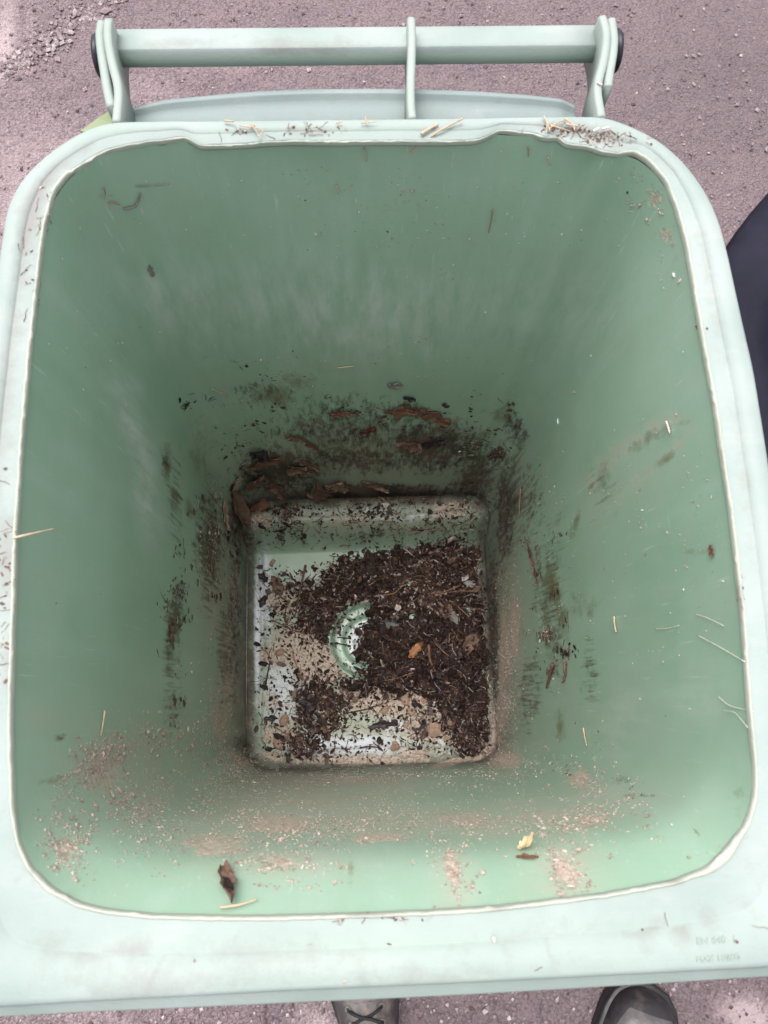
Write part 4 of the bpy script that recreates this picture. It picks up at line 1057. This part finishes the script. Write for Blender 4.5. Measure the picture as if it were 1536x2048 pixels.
leaf((760,1240),(800,1246),16,'grey','grey torn leaf beside the moulded ring',.5,.3,seed=40)
leaf((880,1215),(912,1240),26,'brown','dull brown leaf half buried in the compost, upper right',.4,.3,seed=41)
leaf((915,1250),(895,1215),14,'grey','grey brown leaf lying over the half buried one',.3,.3,seed=42)
leaf((843,1330),(862,1350),20,'dark','round black leaf next to the orange husk',.3,.1,seed=43)
leaf((1422,1090),(1430,1114),11,'rust','red-brown scrap high on the right wall just under the rim',.4,.4,seed=44)
leaf((1056,1080),(1070,1130),12,'twig','dark ragged bark strip on the right wall',.3,.5,seed=45,name='bark_strip',cat='bark',group='bark strips on the right wall')
leaf((1068,1125),(1078,1172),9,'rust','reddish bark strip hanging below the ragged one on the right wall',.3,.4,seed=46,name='bark_strip',cat='bark',group='bark strips on the right wall')
leaf((298,528),(306,552),9,'grey','grey feathery scrap on the upper left of the back wall',.4,.5,seed=47)
leaf((1392,655),(1418,659),11,'rust','brown scrap lying across the right rim bead',.4,.3,seed=48,tree=BVH)
leaf((413,1095),(428,1160),13,'brown','brown leaf shred down the left wall near the corner',.2,.4,seed=49)
leaf((338,1250),(345,1300),10,'twig','dark brown shred low on the left wall',.2,.5,seed=50)
leaf((500,905),(534,896),20,'dark','black seed cluster stuck to the back wall above the leaves',.9,.5,.003,seed=51,name='seed_cluster',cat='seeds',group='')

G2 = 'twigs and roots in the bin'
stick([(612,1131),(604,1165),(590,1236)],2.4,'twig','straight reddish twig leaning over the left of the floor',lift=.006,group=G2)
stick([(854,1290),(862,1320),(871,1346)],3.2,'rust','thick rusty twig end beside the orange husk',lift=.005,group=G2)
stick([(752,1190),(785,1183),(805,1168),(832,1161)],1.5,'root','curved pale root across the upper compost',lift=.006,group=G2)
stick([(868,1192),(910,1184),(946,1180)],1.4,'root','thin pale root reaching the right edge of the compost',lift=.005,group=G2)
stick([(816,1098),(824,1112),(846,1124)],1.6,'straw','short bent straw at the back edge of the compost',cat='straw',name='straw',lift=.005)
stick([(693,1426),(735,1418),(778,1403)],1.3,'darktwig','thin dark twig on the clay lumps near the front',lift=.003,group=G2)
stick([(719,1494),(738,1491),(758,1493)],1.5,'darktwig','short dark twig on the painted white sheen near the front wall',lift=.002,group=G2)
stick([(944,1425),(938,1455),(930,1490)],1.6,'twig','brown twig against the right side of the floor',lift=.003,group=G2)
stick([(675,1275),(690,1276),(703,1278)],1.4,'darktwig','upper of the two black stems crossing the moulded ring',lift=.002,group=G2)
stick([(672,1287),(688,1290),(702,1292)],1.4,'darktwig','lower of the two black stems crossing the moulded ring',lift=.002,group=G2)
stick([(545,1240),(580,1258),(610,1268)],1.3,'twig','thin twig under the left clump of compost',lift=.003,group=G2)
stick([(584,1300),(592,1330),(606,1352)],1.2,'root','slim tan root on the sandy patch of floor',lift=.002,group=G2)
stick([(640,1165),(668,1150),(720,1135)],2.0,'twig','twig along the back left edge of the main compost',lift=.006,group=G2)
stick([(530,1380),(536,1345),(540,1325)],1.8,'darktwig','dark twig beside the left edge of the floor',lift=.002,group=G2)
stick([(858,1335),(862,1360),(874,1386)],1.3,'grey','upper grey stalk on the black leaf at the compost edge',lift=.008,group=G2)
stick([(905,1260),(912,1275),(903,1290)],1.5,'root','short reddish root left of the veined brown leaf',lift=.005,group=G2)
stick([(865,1290),(895,1310),(918,1318)],1.1,'root','hair-thin root between husk and right wall',lift=.006,group=G2)
stick([(820,1345),(790,1352),(765,1358)],.9,'root','fine root leading left from the pink chip',lift=.006,group=G2)
stick([(923,1165),(890,1178),(860,1190)],1.1,'root','fine root near the grey stone',lift=.006,group=G2)
stick([(905,1205),(930,1225),(948,1250)],1.1,'root','forked fine root at the right of the compost',lift=.005,group=G2)
G3 = 'straws on the bin walls'
stick([(422,775),(438,781),(456,790)],1.5,'straw','pale straw on the back wall left of the stains','straw','straw',.001,group=G3)
stick([(626,768),(620,780)],1.3,'straw','tiny slanting straw in the middle of the back wall','straw','straw',.001,group=G3)
stick([(676,733),(692,731),(708,729)],1.2,'straw','pale straw lying level on the scuffed back wall','straw','straw',.001,group=G3)
stick([(26,1076),(60,1068),(110,1057)],2.2,'straw','long pale straw sticking out over the left rim','straw','straw',zs=[1.004,1.004,.985])
stick([(820,306),(868,268),(900,250),(926,237)],2.4,'straw','long straw stem lying over the back rim','straw','straw',zs=[.985,1.003,1.004,1.006])
stick([(842,268),(858,258),(876,249)],3.0,'straw','short thick straw beside the long stem on the back rim','straw','straw',zs=[1.003]*3)
stick([(205,1422),(202,1445),(197,1472)],2.0,'straw','upright straw on the lower left wall','straw','straw',.001,group=G3)
stick([(1232,1232),(1233,1250),(1236,1264)],2.0,'straw','pale straw low on the middle of the right wall','straw','straw',.001,group=G3)
stick([(1170,1456),(1173,1475),(1177,1492)],1.6,'straw','straw on the right wall above the sandy corner','straw','straw',.001,group=G3)
stick([(440,1823),(476,1819),(514,1807)],2.6,'straw','straw under the curled leaf by the front lip','straw','straw',.002,group=G3)
stick([(986,416),(982,440),(977,462)],1.3,'root','thin brown stem on the upper right of the back wall','straw','straw',.001,group=G3)
stick([(246,415),(268,412),(276,400),(280,384)],2.3,'grey','bent grey stalk high in the back left corner','straw','straw',.001,group=G3)
stick([(216,403),(226,402),(238,407)],1.6,'root','short bent stalk left of the grey one','straw','straw',.001,group=G3)
stick([(270,370),(305,369),(338,365)],1.2,'grey','thin level stalk above the bent grey one','straw','straw',.001,group=G3)
stick([(206,372),(209,385),(206,395)],1.1,'root','fine upright stalk at the far left of the back corner','straw','straw',.001,group=G3)
stick([(1337,842),(1341,853),(1344,866)],2.2,'pink','pink straw end on the upper right wall','straw','straw',.001,group=G3)
stick([(728,294),(731,306),(733,320)],1.6,'straw','short straw just under the back lip','straw','straw',.001,group=G3)
stick([(672,368),(675,376),(677,386)],1.6,'straw','second short straw below the back lip, further down','straw','straw',.001,group=G3)
stick([(1056,290),(1057,300),(1056,310)],1.4,'root','thin stalk beneath the right part of the back lip','straw','straw',.001,group=G3)
stick([(1097,310),(1098,318),(1100,327)],2.0,'straw','stubby straw beneath the notch of the back lip','straw','straw',.001,group=G3)
G4 = 'pale hairs on the right wall'
stick([(1440,1393),(1462,1412),(1506,1423)],.9,'hair','long curved white hair touching the right lip','hair','hair',.0006,group=G4,taper=.8)
stick([(1450,1421),(1475,1424),(1500,1455)],.8,'hair','arched white hair below the long curved one','hair','hair',.0006,group=G4,taper=.8)
stick([(1398,1270),(1440,1292),(1494,1324)],.9,'hair','straight tan hair running down to the right lip','hair','hair',.0006,group=G4,taper=.8)
stick([(1312,1258),(1340,1257),(1362,1251)],.8,'hair','small wavy white hair in the middle of the right wall','hair','hair',.0006,group=G4,taper=.8)
stick([(1394,1228),(1420,1236),(1452,1252)],.8,'hair','faint hair above the straight tan one','hair','hair',.0006,group=G4,taper=.8)
G5 = 'straws on the back rim'
for i, (pts, r, m, lb) in enumerate([
    ([(1088,232),(1095,247),(1100,262)],2.6,'straw','upright straw leading the tangle on the right of the back rim'),
    ([(1098,258),(1112,246),(1130,240)],2.2,'straw','slanting straw in the tangle on the back rim'),
    ([(1100,250),(1120,256),(1140,262)],2.4,'straw','straw crossing the middle of the tangle on the back rim'),
    ([(1128,236),(1146,248),(1150,262)],2.4,'straw','hooked straw at the right end of the tangle on the back rim'),
    ([(1094,246),(1093,266)],2.0,'straw','short straw hanging towards the lip in the tangle'),
    ([(1132,248),(1160,253)],3.0,'straw','broad pale straw right of the tangle on the back rim'),
    ([(1186,262),(1198,256)],3.6,'white','white straw bit at the start of the rear right bend of the rim'),
    ([(1204,258),(1218,254)],3.6,'pink','pinkish straw bit beside the white one on the bend of the rim'),
    ([(1195,165),(1205,170)],3.2,'pink','pale pink straw caught on the right handle bracket'),
    ([(448,241),(468,243)],3.2,'straw','stubby straw on the back rim left of the crossed straws'),
    ([(478,250),(505,256)],2.0,'straw','level straw of the crossed pair on the back rim'),
    ([(502,246),(512,262),(522,278)],1.8,'straw','steep straw of the crossed pair on the back rim'),
    ([(500,252),(528,260),(518,272)],1.8,'straw','bent straw right of the crossed pair on the back rim'),
    ([(672,246),(684,243)],2.8,'straw','stubby straw on the back rim at the dent'),
    ([(730,232),(735,250)],1.8,'straw','upright stalk of the small star of straws on the back rim'),
    ([(722,246),(752,243)],2.2,'straw','level stalk of the small star of straws on the back rim')]):
    zz = 1.004 if i != 8 else .999
    stick(pts, r * .62, m, lb, 'straw', 'straw', zs=[zz + .001 * (k % 2) for k in range(len(pts))], group=G5)
G6 = 'twigs on the right wall'
stick([(1110,1328),(1104,1350),(1097,1376)],3.4,'twig','short thick brown stick on the lower right wall','twig','twig',.002,group=G6)
stick([(1134,1324),(1136,1345),(1130,1366)],3.0,'twig','ragged brown stick right of the thick one on the right wall','twig','twig',.002,group=G6,wob=.001)
stick([(1044,976),(1042,1005),(1041,1030)],1.4,'root','thin tan stem hanging on the right wall near the back corner','twig','twig',.001,group=G6)
G7 = 'chips and pebbles on the floor'
lump(938,1168,8,'stone','smooth grey pebble at the right edge of the compost',flat=.5,seed=1,group=G7)
for i, (u, v, r, m, lb) in enumerate([
    (742,1157,5,'white','white chip near the back of the compost'),(738,1163,4,'white','second white chip touching the first near the back'),
    (711,1194,4,'pink','pale pink chip left of the main compost'),(740,1306,6,'white','white flake inside the moulded ring'),
    (823,1338,5,'pink','square pink chip below the orange husk'),(824,1234,7,'mint','mint plastic chip in the upper compost'),
    (820,1167,5,'mint','green plastic scrap beside the curved root'),(850,1240,5,'grey','grey flake right of the mint chip'),
    (879,1192,4,'white','slim white chip on the right of the compost'),(735,1020,4,'white','white crumb on top of the axle housing'),
    (728,1024,3,'white','smaller white crumb on top of the axle housing'),(545,1125,6,'pale','pale crumb on the floor at the back left')]):
    lump(u, v, r, m, lb, 'chip', 'chip', .4, 1.3, G7, i + 20)
G8 = 'dry clay lumps on the floor'
for i, (u, v, r, el, lb) in enumerate([
    (781,1394,8,1.35,'tall clay lump at the top of the clay patch'),(810,1398,14,1.1,'largest round clay lump in the middle of the clay patch'),(832,1402,7,1.0,'small clay lump right of the largest'),(848,1400,10,1.1,'flat clay lump touching the compost edge'),
    (822,1424,11,1.15,'clay lump directly below the largest'),(770,1420,11,1.3,'broad clay lump left of the dark leaf'),(760,1410,6,1.0,'small clay crumb at the left of the clay patch'),(868,1460,20,1.05,'wide cracked clay cake at the right of the floor'),
    (812,1450,8,1.1,'small clay lump below the middle of the clay patch'),(790,1492,14,1.2,'clay cake by the front wall'),(568,1440,14,1.2,'clay cake at the left of the floor'),(556,1490,14,1.3,'clay smear in the front left corner'),
    (560,1305,11,1.2,'clay lump left of the sandy patch'),(650,1395,6,1.0,'clay crumb beside the small dark clump'),(900,1445,9,1.2,'clay lump beside the right litter'),(845,1465,9,1.0,'clay lump left of the cracked cake'),(895,1480,10,1.3,'clay lump in the front right of the floor')]):
    lump(u, v, r * .72, 'clay', lb, 'clay lump', 'clay_lump', .42, el, G8, i + 50)
G9 = 'white crumbs under the right rim'
lump(1348,550,4.5,'white','round white crumb just under the right rim',cat='crumb',name='crumb',flat=.5,seed=80,group=G9)
lump(1359,563,4.5,'pink','long pinkish crumb beside the round one under the right rim',cat='crumb',name='crumb',flat=.4,el=1.7,seed=81,group=G9)
lump(1116,842,3.5,'white','white seed on the right of the back wall',cat='seed',name='seed',flat=.5,el=1.8,seed=82)
lump(138,1802,4,'pink','orange pink crumb on the front left of the flange',cat='crumb',name='crumb',flat=.4,seed=83)
stick([(987,1874),(989,1885)],2.6,'white','white chip lying on the front flange','chip','chip',zs=[1.004,1.004])
